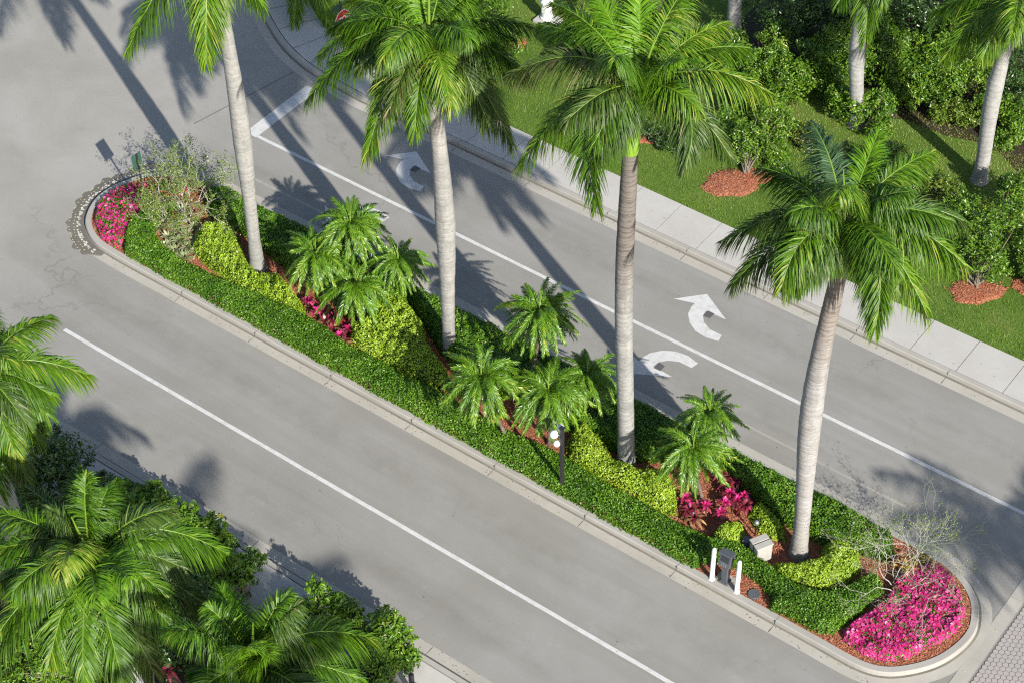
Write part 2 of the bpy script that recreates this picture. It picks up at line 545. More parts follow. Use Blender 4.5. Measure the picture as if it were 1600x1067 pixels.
# verge beyond the right-hand lane, with its corner at the cross street
KR = [(60, 39.9), (20, 39.9), (-12, 39.9), (-25, 39.9), (-37.2, 39.9), (-39.2, 40.06), (-40.3, 40.26), (-41.5, 40.68), (-42.7, 41.32), (-43.8, 42.05), (-44.7, 43.0), (-45.3, 44.2), (-45.6, 45.6), (-45.7, 48), (-45.7, 60), (-45.7, 110)]
KRs = np.vstack([KR[:4], smooth_line(KR[4:], False, 5)])
m = Mesh()
# travelling -X the road is on the left
sweep(m, KRs, [(.42, .004), (.10, .014), (.02, .020), (0, .125), (-.03, KERB_T), (-.17, KERB_T), (-.172, .09)], [1, 2, 0, 0, 0, 0])
tag(m.obj('verge_kerb', [M['kerb'], M['gutter'], M['dirt']]), kind='structure')
m = Mesh()
sweep(m, KRs, [(-.15, .118), (-1.80, .118)], [1])
xs = np.arange(-37.3, 20, 1.52)
for x in xs:
    a, b = x + .010, x + 1.52 - .010
    z = .148 + RNG.normal(0, .0015)
    m.box(((a + b) / 2, 40.865, z - .02), (b - a, 1.53, .04), 0, 0)
cor = KRs[(KRs[:, 0] < -37.15)]
sweep(m, cor, [(-.20, .149), (-1.72, .149)], [0])
for i in range(3, len(cor) - 1, 5):
    p, q = offset_line(cor, -.2)[i], offset_line(cor, -1.72)[i]
    d = nrm(q - p) * 1.0
    nn = np.array([-d[1], d[0]]) * .012
    m.poly([(*(p - nn), .153), (*(q - nn), .153), (*(q + nn), .153), (*(p + nn), .153)][::-1], 1)
tag(m.obj('sidewalk', [M['walk'], M['groove']]), kind='structure')
lawn_edge = offset_line(KRs, -1.72)
lawn_poly = np.vstack([lawn_edge, [(60, 110)]])
sheet('lawn_soil', lawn_poly, .128, M['lawn'])

# verge on the near side, below
KL = [(-39.5, -60), (-39.5, 10), (-39.4, 16), (-38.9, 19), (-37.8, 21.2), (-36.2, 22.4), (-34.2, 22.82), (-30, 22.85), (-20, 22.85), (-12, 22.85), (60, 22.85)]
KLs = np.vstack([KL[:2], smooth_line(KL[2:7], False, 5), KL[7:]])
m = Mesh()
sweep(m, KLs, [(.42, .004), (.10, .014), (.02, .020), (0, .125), (-.03, KERB_T), (-.17, KERB_T), (-.172, .09)], [1, 2, 0, 0, 0, 0])
tag(m.obj('near_kerb', [M['kerb'], M['gutter'], M['dirt']]), kind='structure')
m = Mesh()
sweep(m, KLs, [(-.15, .118), (-1.80, .118)], [1])
sweep(m, KLs, [(-.20, .149), (-1.75, .149)], [0])
tag(m.obj('near_sidewalk', [M['walk'], M['groove']]), kind='structure')
near_edge = offset_line(KLs, -1.72)
sheet('near_bed_soil', np.vstack([near_edge, [(60, -60)]]), .128, M['litter'])

# paver apron past the right end of the median
m = Mesh()
m.poly([(-9.02, -90, -.01), (60, -90, -.01), (60, 22.4, -.01), (60, 40.4, -.01), (-9.02, 40.4, -.01)], 1)
R = .088
for ix in range(0, 66):
    for iy in range(0, 110):
        x = -8.92 + ix * R * 1.5
        y = 22.9 + iy * R * math.sqrt(3) + (ix % 2) * R * math.sqrt(3) / 2
        if y > 39.2 or x > -.5: continue
        th = np.arange(6) * math.pi / 3
        r = R * .93
        z = RNG.normal(.004, .0012)
        m.poly(np.column_stack([x + r * np.cos(th), y + r * np.sin(th), np.full(6, z)]), 0)
tag(m.obj('paver_apron', [M['paver'], M['grout']]), kind='structure')
m = Mesh()
for a, b in ((-9.44, -9.06),):
    y = 24.0
    while y < 39.3:
        if not (a < -9.3 and 29.0 < y < 33.9 and False):
            m.box(((a + b) / 2, y + .60, -.012), (b - a - .012, 1.19, .04))
        y += 1.2
tag(m.obj('apron_band', M['gutter']), kind='structure')


def strip(name, a, b, w, mat, z=.004):
    a, b = np.array(a, float), np.array(b, float)
    t = nrm(b - a)
    n = np.array([-t[1], t[0]]) * w / 2
    k = max(2, int(np.linalg.norm(b - a) / .5))
    m = Mesh()
    s = np.linspace(0, 1, k + 1)
    c = a + (b - a) * s[:, None]
    jl = RNG.normal(0, .005, (k + 1, 1)); jr = RNG.normal(0, .005, (k + 1, 1))
    V = np.vstack([np.column_stack([c - n + n / w * jl, np.full(k + 1, z)]), np.column_stack([c + n + n / w * jr, np.full(k + 1, z)])])
    i = np.arange(k)
    m.add(V, np.stack([i, i + 1, i + 1 + k + 1, i + k + 1], -1))
    return tag(m.obj(name, mat), kind='structure')


strip('lane_line', (-38.775, 36.36), (-9.4, 36.42), .125, M['paint'])
strip('lane_line', (-37.3, 25.93), (-9.4, 25.97), .125, M['paint'])
strip('stop_line', (-39.03, 36.28), (-39.03, 39.45), .50, M['paint'])
strip('road_seam', (-41.0, 35.6), (-40.15, 39.85), .05, M['seam'])
m = Mesh()
for x in np.arange(-35.4, -12.8, 3.05):
    x += RNG.normal(0, .03)
    m.box((x, 28.975, .0135), (.010, .33, .012)); m.box((x, 29.135, .085), (.010, .022, .15)); m.box((x, 29.245, KERB_T - .002), (.010, .21, .01))
for x in np.arange(-36.0, -8, 3.05):
    m.box((x, 39.69, .0125), (.010, .33, .012)); m.box((x, 39.985, KERB_T - .002), (.010, .16, .01)); m.box((x, 39.893, .085), (.010, .016, .14))
for x in np.arange(-33.0, -8, 3.05):
    m.box((x, 23.06, .0125), (.010, .33, .012)); m.box((x, 22.765, KERB_T - .002), (.010, .16, .01))
tag(m.obj('kerb_joints', M['groove']), kind='structure')
# ghost of an old scrubbed line beside the median
strip('scrubbed_line', (-38.6, 34.62), (-32, 34.66), .10, plain('scrubbed_paint', (.30, .285, .255), .85, .2, 0, .5, 6), .0035)
strip('scrubbed_line', (-18.5, 34.75), (-13.2, 34.72), .09, bpy.data.materials['scrubbed_paint'], .0035)

c7 = lambda pts: [(780 + x / 2.963, 340 + y / 2.963) for x, y in pts]
ARROW = GP(c7([(808, 377), (962, 355), (1050, 473), (985, 446), (958, 432), (943, 455), (948, 485), (975, 518), (1030, 545), (1015, 572), (955, 555), (908, 525), (880, 485), (874, 445), (888, 415), (905, 398)]))
PATCH = GP(c7([(968, 432), (997, 447), (975, 468), (945, 457)]))
shift = GP([(400 + 598 / 2.963, 722 / 2.963)])[0] - ARROW[0]
y_mir = G(*c7([(890, 695)])[0])[1] + ARROW[8][1]
mir = lambda A: np.column_stack([A[:, 0] + (G(*c7([(890, 695)])[0])[0] - ARROW[8][0]), y_mir - A[:, 1]])[::-1]
for A, B in ((ARROW, PATCH), (ARROW + shift, PATCH + shift), (mir(ARROW), mir(PATCH)), (mir(ARROW) + [shift[0], -.30], mir(PATCH) + [shift[0], -.30])):
    m = sheet('turn_arrow_marking', A, .004, M['paint'])
    sheet('asphalt_patch', B, .008, M['patch'])

# grimy halo with flaking paint round the two noses of the median
nose = MED[(MED[:, 0] < -38.7)]
nose = nose[np.argsort(-np.arctan2(nose[:, 1] - 31.4, -(nose[:, 0] + 38.7)))]
m = Mesh()
sweep(m, nose, [(.30, .0085), (.62, .0045)], [0]) if False else None
path = smooth_line(nose, False, 3)
ctr = np.array([-38.9, 31.4])
dirv = nrm(path - ctr)
wob = .56 + .06 * np.sin(np.arange(len(path)) * .31) + .05 * np.sin(np.arange(len(path)) * .83 + 1)
fadeo = np.minimum(1, np.minimum(np.arange(len(path)), np.arange(len(path))[::-1]) / 8)
ring = [np.column_stack([path + dirv * .055, np.full(len(path), .0245)]), np.column_stack([path + dirv * .20, np.full(len(path), .0185)]),
        np.column_stack([path + dirv * (.20 + .22 * fadeo)[:, None], np.full(len(path), .0125)]), np.column_stack([path + dirv * (.20 + .225 * fadeo + (wob - .42) * fadeo)[:, None], np.full(len(path), .0035)])]
i = np.arange(len(path) - 1)
n_ = len(path)
m.add(np.vstack(ring), np.concatenate([np.stack([i, i + 1, i + 1 + n_, i + n_], -1) + k_ * n_ for k_ in range(3)]))
tag(m.obj('grimy_road_edge', M['grime']), kind='structure')


def flakes(name, P, ctr, dists, step, mat, size, keep=.8, lo=0, hi=1, z=.0165):
    m = Mesh()
    for d in dists:
        Q = P + nrm(P - ctr) * d
        L = np.concatenate([[0], np.cumsum(np.linalg.norm(np.diff(Q, axis=0), axis=1))])
        for s in np.arange(L[-1] * lo, L[-1] * hi, step):
            if RNG.random() > keep: continue
            s += RNG.normal(0, .02)
            c = np.array([np.interp(s, L, Q[:, 0]), np.interp(s, L, Q[:, 1])]) + RNG.normal(0, .012, 2)
            k = 7
            th = np.arange(k) / k * 6.283
            r = size * RNG.uniform(.55, 1.2, k)
            t = nrm(c - ctr)
            u = np.array([-t[1], t[0]])
            pts = c + (np.cos(th) * r)[:, None] * u * RNG.uniform(.6, 1.1) + (np.sin(th) * r)[:, None] * t * .75
            m.poly(np.column_stack([pts, np.full(k, z)]))
    return tag(m.obj(name, mat), kind='structure')


flakes('yellow_paint_dots', path, ctr, (.38, .53), .155, M['yellow'], .036, .75, .08, .92)
flakes('cream_paint_flakes', path, ctr, (.21, .26), .10, M['cream'], .058, .75, .04, .96, .0255)
nose2 = smooth_line(MED[(MED[:, 0] > -11.3)], False, 3)
nose2 = nose2[np.argsort(np.arctan2(nose2[:, 1] - 31.4, nose2[:, 0] + 11.3))]
flakes('yellow_paint_dots', nose2, np.array([-11.3, 31.4]), (.50,), .42, M['yellow'], .034, .6)

# leaf litter under the thicket at the back
s = np.linspace(-29, 60, 60)
edge = np.column_stack([s, 49.6 + .5 * np.sin(s * .9) + .35 * np.sin(s * 2.3 + 1)])
sheet('thicket_floor', np.vstack([edge, [(60, 110), (-29, 110)]]), .134, M['litter'])


# ------------------------------------------------------------------ foliage masses
def inside(P, poly):
    x, y = P[:, 0], P[:, 1]
    r = np.zeros(len(P), bool)
    n = len(poly)
    for i in range(n):
        a, b = poly[i], poly[(i + 1) % n]
        c = (a[1] > y) != (b[1] > y)
        with np.errstate(divide='ignore', invalid='ignore'):
            r ^= c & (x < (b[0] - a[0]) * (y - a[1]) / (b[1] - a[1]) + a[0])
    return r


def edge_dist(P, poly):
    d = np.full(len(P), 1e9)
    n = len(poly)
    for i in range(n):
        a, b = poly[i], poly[(i + 1) % n]
        ab = b - a
        t = np.clip(((P - a) @ ab) / max(ab @ ab, 1e-9), 0, 1)
        d = np.minimum(d, np.linalg.norm(P - (a + t[:, None] * ab), axis=1))
    return d


class Field:
    """rounded height field over a planted outline"""

    def __init__(self, poly, h, r, bump=.12, seed=0):
        self.poly, self.h, self.r, self.bump = np.asarray(poly), h, r, bump
        g = np.random.default_rng(seed)
        self.k = g.normal(0, 1, (10, 2)) * np.linspace(2, 11, 10)[:, None]
        self.p = g.uniform(0, 6.28, 10)

    def __call__(self, P):
        ins = inside(P, self.poly)
        d = np.where(ins, edge_dist(P, self.poly), 0)
        q = np.clip(d / self.r, 0, 1)
        z = self.h * (1 - (1 - q) ** 2.4)
        w = np.sin(P @ self.k.T + self.p).mean(1) * 1.6
        return z * (1 + self.bump * w), ins


def leaves_at(mesh, pos, nor, size, rng, spread=.6, aspect=.55, mat=0, tone=None, up=.0):
    n = len(pos)
    N = nrm(nor + rng.normal(0, spread, (n, 3)))
    t = nrm(np.cross(N, rng.normal(0, 1, (n, 3))) + np.array([0, 0, up]))
    w = np.cross(N, t)
    L = size * rng.uniform(.7, 1.3, n)[:, None]
    W = L * aspect * .5
    fold = N * L * .10
    V = np.stack([pos - t * L * .5, pos + w * W + fold, pos + t * L * .5, pos - w * W + fold], 1)
    if tone is None:
        tone = np.clip(rng.normal(.5, .24, n), 0, 1)
    mesh.add(V.reshape(-1, 3), np.arange(n * 4).reshape(n, 4), mat, tone)


def scatter(poly, field, n, rng, e=.03):
    poly = np.asarray(poly)
    lo, hi = poly.min(0), poly.max(0)
    out = []
    tot = 0
    while tot < n:
        P = rng.uniform(lo, hi, (n * 2, 2))
        z, ins = field(P)
        P, z = P[ins], z[ins]
        if len(P) == 0: continue
        zx, zy = field(P + [e, 0])[0], field(P + [0, e])[0]
        gx, gy = np.clip((zx - z) / e, -5, 5), np.clip((zy - z) / e, -5, 5)
        w = np.sqrt(1 + gx ** 2 + gy ** 2)
        k = rng.random(len(P)) < w / 5.2
        out.append(np.column_stack([P, z, gx, gy])[k])
        tot += k.sum()
    return np.vstack(out)[:n]


def mass(name, poly, h, r, n, leaf, mat, label, cat, seed, group=None, bump=.12, z0=.12, aspect=.6, kind=None, up=.15, core=True, extra=None, extra_n=0):
    rng = np.random.default_rng(seed)
    poly = np.asarray(poly, float)
    f = Field(poly, h, r, bump, seed)
    m = Mesh()
    S = scatter(poly, f, n, rng)
    N = nrm(np.column_stack([-S[:, 3], -S[:, 4], np.ones(len(S))]))
    pos = np.column_stack([S[:, 0], S[:, 1], z0 + S[:, 2]]) + N * rng.normal(0, .022, (len(S), 1)) - N * (rng.random((len(S), 1)) ** 3) * .05
    patch = np.sin(pos[:, 0] * 1.1 + seed) * np.cos(pos[:, 1] * 1.9 + pos[:, 0] * .7) + .6 * np.sin(pos[:, 0] * 2.7 + pos[:, 1] * 3.1)
    tn = np.clip(rng.normal(.45, .2, n) + .13 * patch + .22 * np.sin(pos[:, 0] * 5 + np.cos(pos[:, 1] * 7)) * rng.random(n) + (rng.random(n) > .96) * .4, 0, 1)
    leaves_at(m, pos, N, leaf, rng, .55, aspect, 0, tn, up)
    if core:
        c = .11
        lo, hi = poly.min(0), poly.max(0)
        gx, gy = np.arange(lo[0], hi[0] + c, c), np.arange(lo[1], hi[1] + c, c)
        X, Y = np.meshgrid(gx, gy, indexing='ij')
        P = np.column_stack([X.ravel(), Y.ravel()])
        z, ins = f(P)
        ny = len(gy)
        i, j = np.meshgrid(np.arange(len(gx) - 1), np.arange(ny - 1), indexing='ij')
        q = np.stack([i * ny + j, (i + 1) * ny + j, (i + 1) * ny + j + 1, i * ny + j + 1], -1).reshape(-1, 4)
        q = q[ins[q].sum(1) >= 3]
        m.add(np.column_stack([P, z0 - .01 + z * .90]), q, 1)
    if extra is not None:
        extra(m, f, rng)
    o0 = (*poly.mean(0), z0)
    return tag(m.obj(name, [M[mat], M['core']] + ([M[e] for e in extra_n] if extra_n else []), None, o0), label, cat, group, kind)


# long clipped green hedge along the near kerb, with the notch where the keypad stands
band_lo = [(x, 29.42) for x in np.arange(-38.3, -15.9, .8)]
LH = np.vstack([
    GP([(262, 324), (222, 336), (203, 352), (193, 375), (196, 398)], .2),
    [(x, 29.31 + .03 * math.sin(x * 3)) for x in np.arange(-37.7, -16.6, .7)],
    GP([(1089, 888), (1110, 878), (1150, 890), (1185, 912), (1206, 938), (1203, 955)], .12),
    [(x, 29.42) for x in np.arange(-13.9, -12.6, .5)],
    GP([(1303, 997), (1345, 965), (1380, 934), (1372, 916), (1355, 908), (1320, 930), (1285, 940), (1245, 928), (1212, 906), (1180, 880), (1145, 858), (1110, 855), (1060, 832), (1010, 802), (960, 776), (905, 742), (862, 716), (815, 697), (765, 672), (712, 640), (655, 610), (600, 580), (550, 556), (505, 522), (455, 496), (400, 472), (345, 450), (300, 428), (258, 398), (243, 372), (262, 345), (292, 332)], -.05)])
mass('hedge', LH, .42, .2, 74000, .062, 'hedge', 'long clipped green hedge running the whole length of the median kerb beside the single lane', 'hedge', 11, bump=.10)
UH = np.vstack([
    [(x, 33.36 + .03 * math.sin(x * 2)) for x in np.arange(-12.9, -37.6, -.7)],
    GP([(318, 302), (326, 330), (345, 346), (372, 352), (395, 372), (430, 400), (470, 430), (540, 455), (600, 462), (640, 472), (668, 510), (690, 545), (720, 575), (780, 600), (850, 640), (930, 680), (985, 712), (1040, 712), (1100, 720), (1165, 760), (1205, 800), (1262, 830), (1300, 850), (1340, 855), (1385, 868), (1400, 858)], .42)])
mass('hedge', UH, .62, .28, 68000, .068, 'hedge', 'deep green shrub hedge along the far kerb of the median, dark where palms shade it', 'hedge', 12, bump=.16)

gold = lambda poly, h, n, label, seed, r=.42, z=.27: mass('gold_shrub', GP(poly, z), h, r, n, .068, 'gold', label, 'shrub', seed, 'yellow green mounded shrubs in the median', bump=.24, aspect=.62)
gold([(345, 350), (368, 360), (378, 385), (388, 412), (405, 432), (438, 432), (462, 458), (478, 482), (477, 498), (440, 486), (400, 466), (360, 442), (322, 412), (299, 388), (308, 364)], .58, 10500, 'chartreuse shrub mound curling round the foot of the leftmost median royal palm', 21)
gold([(612, 474), (640, 480), (662, 510), (672, 545), (700, 580), (702, 606), (668, 602), (630, 586), (590, 564), (548, 542), (547, 518), (575, 492)], .70, 11000, 'broad square chartreuse mound left of the second royal palm trunk', 22)
gold([(905, 660), (925, 668), (945, 695), (962, 722), (1000, 736), (1045, 742), (1062, 772), (1056, 802), (1020, 792), (975, 768), (930, 742), (888, 716), (884, 690)], .56, 9500, 'long chartreuse shrub strip in front of the third royal palm, right of the lamp post', 23)
th = np.arange(14) / 14 * 6.283
ball = lambda px, py, r: [(px + r * math.cos(a), py + r * .72 * math.sin(a)) for a in th]
gold(ball(1140, 838, 26), .62, 2300, 'small round chartreuse bush between the pink cordylines and the grey cabinet', 24, .35)
gold([(1168, 800), (1182, 784), (1204, 796), (1224, 822), (1230, 842), (1205, 838), (1185, 828)], .5, 2000, 'small chartreuse bush just behind the grey cabinet', 25)
gold([(1208, 878), (1245, 884), (1280, 872), (1285, 852), (1318, 850), (1345, 866), (1346, 888), (1325, 910), (1285, 924), (1240, 910), (1212, 896)], .60, 7000, 'chartreuse shrub curving round the foot of the rightmost median royal palm', 26)


def blooms(density, mats, size=.046):
    def f(m, F, rng):
        S = scatter(F.poly, F, density, rng)
        N = nrm(np.column_stack([-S[:, 3] * .5, -S[:, 4] * .5, np.ones(len(S))]) + rng.normal(0, .35, (len(S), 3)) + SUN_DIR * .0)
        C = np.column_stack([S[:, 0], S[:, 1], .11 + S[:, 2] + rng.uniform(-.03, .05, len(S))])
        keep = (np.sin(C[:, 0] * 6.1 + 1.3 * np.sin(C[:, 1] * 4)) + np.sin(C[:, 1] * 7.3) + rng.normal(0, .8, len(C))) > -1.45
        C, N = C[keep], N[keep]
        n = len(C)
        a = nrm(np.cross(N, rng.normal(0, 1, (n, 3))))
        b = np.cross(N, a)
        tone = np.clip(rng.normal(.46, .22, n), 0, 1)
        mi = rng.random(n)
        r = size * rng.uniform(.7, 1.2, n)[:, None]
        for k in range(5):
            t0, t1, t2 = (k * 1.2566 + d for d in (-.55, 0, .55))
            e = lambda t, q, l: C + (np.cos(t) * a + np.sin(t) * b) * r * q + N * r * l
            V = np.stack([C, e(t0, .8, .22), e(t1, 1.0, .12), e(t2, .8, .22)], 1)
            for lo, hi, mm in mats:
                s = (mi >= lo) & (mi < hi)
                if s.any():
                    q = V[s]
                    m.add(q.reshape(-1, 3), np.arange(len(q) * 4).reshape(-1, 4), mm, tone[s])
    return f


bed = lambda poly, n, nf, label, seed, mats: mass('flower_bed', GP(poly, .15), .24, .16, n, .06, 'hedge', label, 'flower bed', seed, None, .35, .11, .55, 'stuff', .2, True, blooms(nf, mats), ('petal', 'petal_red'))
bed([(205, 291), (222, 305), (228, 325), (214, 352), (196, 384), (178, 388), (158, 372), (148, 350), (152, 322), (175, 302)], 4200, 1350, 'mass of magenta and pink flowers filling the left rounded end of the median', 31, ((0, .75, 2), (.75, 1, 3)))
bed([(215, 296), (250, 284), (285, 284), (304, 290), (300, 304), (262, 312), (234, 316)], 1800, 380, 'narrow drift of red pink flowers under the twiggy shrub at the left end', 32, ((0, .3, 2), (.3, 1, 3)))
bed([(1432, 884), (1462, 882), (1486, 900), (1502, 930), (1509, 962), (1490, 992), (1450, 1012), (1420, 1028), (1385, 1034), (1350, 1022), (1318, 1000), (1316, 988), (1345, 966), (1382, 942), (1398, 908)], 9500, 5000, 'large bed of hot pink flowers filling the right rounded end of the median', 33, ((0, .93, 2), (.93, 1, 3)))

# loose chips over the mulch
m = Mesh()
mp = offset_line(MED, .22, True)
P = RNG.uniform(mp.min(0), mp.max(0), (60000, 2))
P = P[inside(P, mp)][:30000]
leaves_at(m, np.column_stack([P, np.full(len(P), Z_IN) + RNG.uniform(-.004, .03, len(P))]), np.tile([0, 0, 1.0], (len(P), 1)), .06, RNG, .35, .35)
tag(m.obj('mulch_chips', M['chips']), 'loose red wood chips strewn over the planting soil of the median', 'mulch', kind='stuff')

# fallen leaves and grit along the gutters and here and there on the road
m = Mesh()
def litter_band(n, x0, x1, y0, sd):
    return np.column_stack([RNG.uniform(x0, x1, n), y0 + RNG.normal(0, sd, n)])
P = np.vstack([litter_band(230, -39, -11, 28.99, .10), litter_band(150, -37, -10, 39.72, .10), litter_band(160, -35, -15, 23.08, .12),
               litter_band(160, -38, -12, 34.0, .22), np.column_stack([RNG.uniform(-55, -9, 170), RNG.uniform(23, 39.8, 170)]), litter_band(60, -30, -10, 40.8, .5)])
P = P[~(inside(P, MED))]
zz = np.where((P[:, 1] > 40.1), .155, .022)
leaves_at(m, np.column_stack([P, zz]), np.tile([0, 0, 1.0], (len(P), 1)), .038, RNG, .25, .5)
M['fallen'] = leaf_mat('fallen_leaf', [(0, (.06, .045, .025)), (.5, (.16, .11, .05)), (1, (.32, .25, .10))], .8, .2, 0.0)
tag(m.obj('fallen_leaves', M['fallen']), 'scattered dry leaves and grit along the gutters', 'leaf litter', kind='stuff')

# grass blades on the lawn in view
m = Mesh()
gp = np.vstack([lawn_edge[(lawn_edge[:, 0] < -10)], [(-45, 56), (-17, 58), (-9, 47), (-9, 41.62)]])
P = RNG.uniform((-43, 41.6), (-9, 57), (420000, 2))
P = P[inside(P, gp) & ((P[:, 1] < 50.3) | (P[:, 0] < -29))][:190000]
n = len(P)
a = RNG.uniform(0, 6.283, n)
l = RNG.uniform(.03, .075, n)
lean = RNG.normal(0, .45, (n, 2)) * l[:, None]
w = np.column_stack([np.cos(a), np.sin(a)]) * .0085
z = np.full(n, .13)
V = np.stack([np.column_stack([P - w, z]), np.column_stack([P + w, z]), np.column_stack([P + lean, z + l])], 1)
k = Nodes('grass_blade')
M['blade'] = leaf_mat('grass_blade', [(0, (.070, .135, .012)), (.5, (.140, .225, .024)), (.85, (.23, .29, .045)), (1, (.40, .37, .14))], .5, .3, .2, (.2, .32, .03), .25)
dry = np.clip((P[:, 1] - 44.5) / 5, 0, .75)
m.add(V.reshape(-1, 3), np.arange(n * 3).reshape(n, 3), 0, np.clip(RNG.normal(.42, .22, n) + dry * RNG.random(n) + .12 * np.sin(P[:, 0] * 1.3 + np.sin(P[:, 1] * 1.1) * 2), 0, 1))
tag(m.obj('grass', M['blade']), 'mown green grass between the sidewalk and the thicket', 'grass', kind='stuff')


# ------------------------------------------------------------------ palms
def frond_mesh(P0, tip, rng, lift=.30, leaf=.78, n=62, width=.040, planes=.65, droop=(.35, .9), start=.10, rad=.022, root=None, narrow=1.0, mats=(0, 1), m=None, tone0=0.0, base_len=.45, side=0.0, sweep_=(74, 50)):
    """one pinnate frond: arching midrib from P0 to tip with drooping leaflets"""
    m = m or Mesh()
    P0, tip = np.asarray(P0, float), np.asarray(tip, float)
    c = tip - P0
    L = np.linalg.norm(c)
    ctrl = P0 + c * .38 + np.array([0, 0, 1]) * lift * L + AX[:, 0] * side
    s = np.linspace(0, 1, 22)[:, None]
    C = (1 - s) ** 2 * P0 + 2 * s * (1 - s) * ctrl + s * s * tip
    hz = np.array([c[0], c[1], 0])
    if np.linalg.norm(hz) < .15 * L:
        hz = hz + np.array([.3, -.4, 0]) * L
    S = nrm(np.cross(hz, [0, 0, 1]))
    T = nrm(np.gradient(C, axis=0))
    N = nrm(np.cross(S, T))
    # side twist so no two fronds lie flat alike
    tw = rng.normal(0, .18)
    m.tube(C, np.linspace(rad, .005, 22), 5, mats[1], False)
    u = np.clip(np.linspace(start, .995, n) + rng.normal(0, .004, n), 0, 1)
    u = np.concatenate([u, u])
    sg = np.repeat([1.0, -1.0], n)
    k = len(u)
    ip = lambda A: np.column_stack([np.interp(u, s[:, 0], A[:, j]) for j in range(3)])
    B, t, nn = ip(C), nrm(ip(T)), nrm(ip(N))
    sd = np.tile(S, (k, 1))
    ang = np.radians(sweep_[0] - sweep_[1] * u ** 1.3 + rng.normal(0, 6, k))
    pl = rng.uniform(-planes, planes, k) + .15 + tw * sg
    d = np.cos(ang)[:, None] * t + np.sin(ang)[:, None] * (sg[:, None] * sd * np.cos(pl)[:, None] + nn * np.sin(pl)[:, None])
    prof = (base_len + (1 - base_len) * np.sin(np.pi * np.clip(u * .95 + .02, 0, 1)) ** .8) * (1 - .35 * u ** 3)
    l = leaf * prof * rng.uniform(.82, 1.1, k) * np.where(rng.random(k) < .03, .5, 1)
    dr = rng.uniform(droop[0], droop[1], k)
    fn = nn * np.cos(pl)[:, None] - sg[:, None] * sd * np.sin(pl)[:, None]
    w = nrm(np.cross(d, fn + rng.normal(0, .25, (k, 3))))
    secs = []
    for q, ww in ((0, .55), (.35, 1.0), (.72, .72), (1.0, .08)):
        p = B + d * (l * q * (1 - .12 * dr * q))[:, None]
        p = p + np.array([0, 0, -1.0]) * (l * dr * q ** 2)[:, None]
        W = w * (width * narrow * ww * .5)
        secs += [p - W, p + W]
    V = np.stack(secs, 1)
    F = (np.arange(k) * 8)[:, None, None] + np.array([[0, 1, 3, 2], [2, 3, 5, 4], [4, 5, 7, 6]])[None]
    tone = np.clip(rng.normal(.42, .24, k) + tone0 + .25 * (u > .9) * rng.random(k), 0, 1)
    m.add(V.reshape(-1, 3), F.reshape(-1, 4), mats[0], np.repeat(tone, 3))
    return m


def tip_at(P0, px, py, t=0.0, c=3.3):
    r = ray(px, py)
    Q = EYE + r * ((P0 - EYE) @ r)
    s = np.linalg.norm(Q - P0)
    if s < c:
        Q = Q + r * t * math.sqrt(c * c - s * s)
    return Q


PROF = [(0, 1.28), (.012, 1.2), (.04, 1.02), (.10, .93), (.3, .95), (.5, 1.06), (.62, 1.06), (.8, .86), (1, .70)]


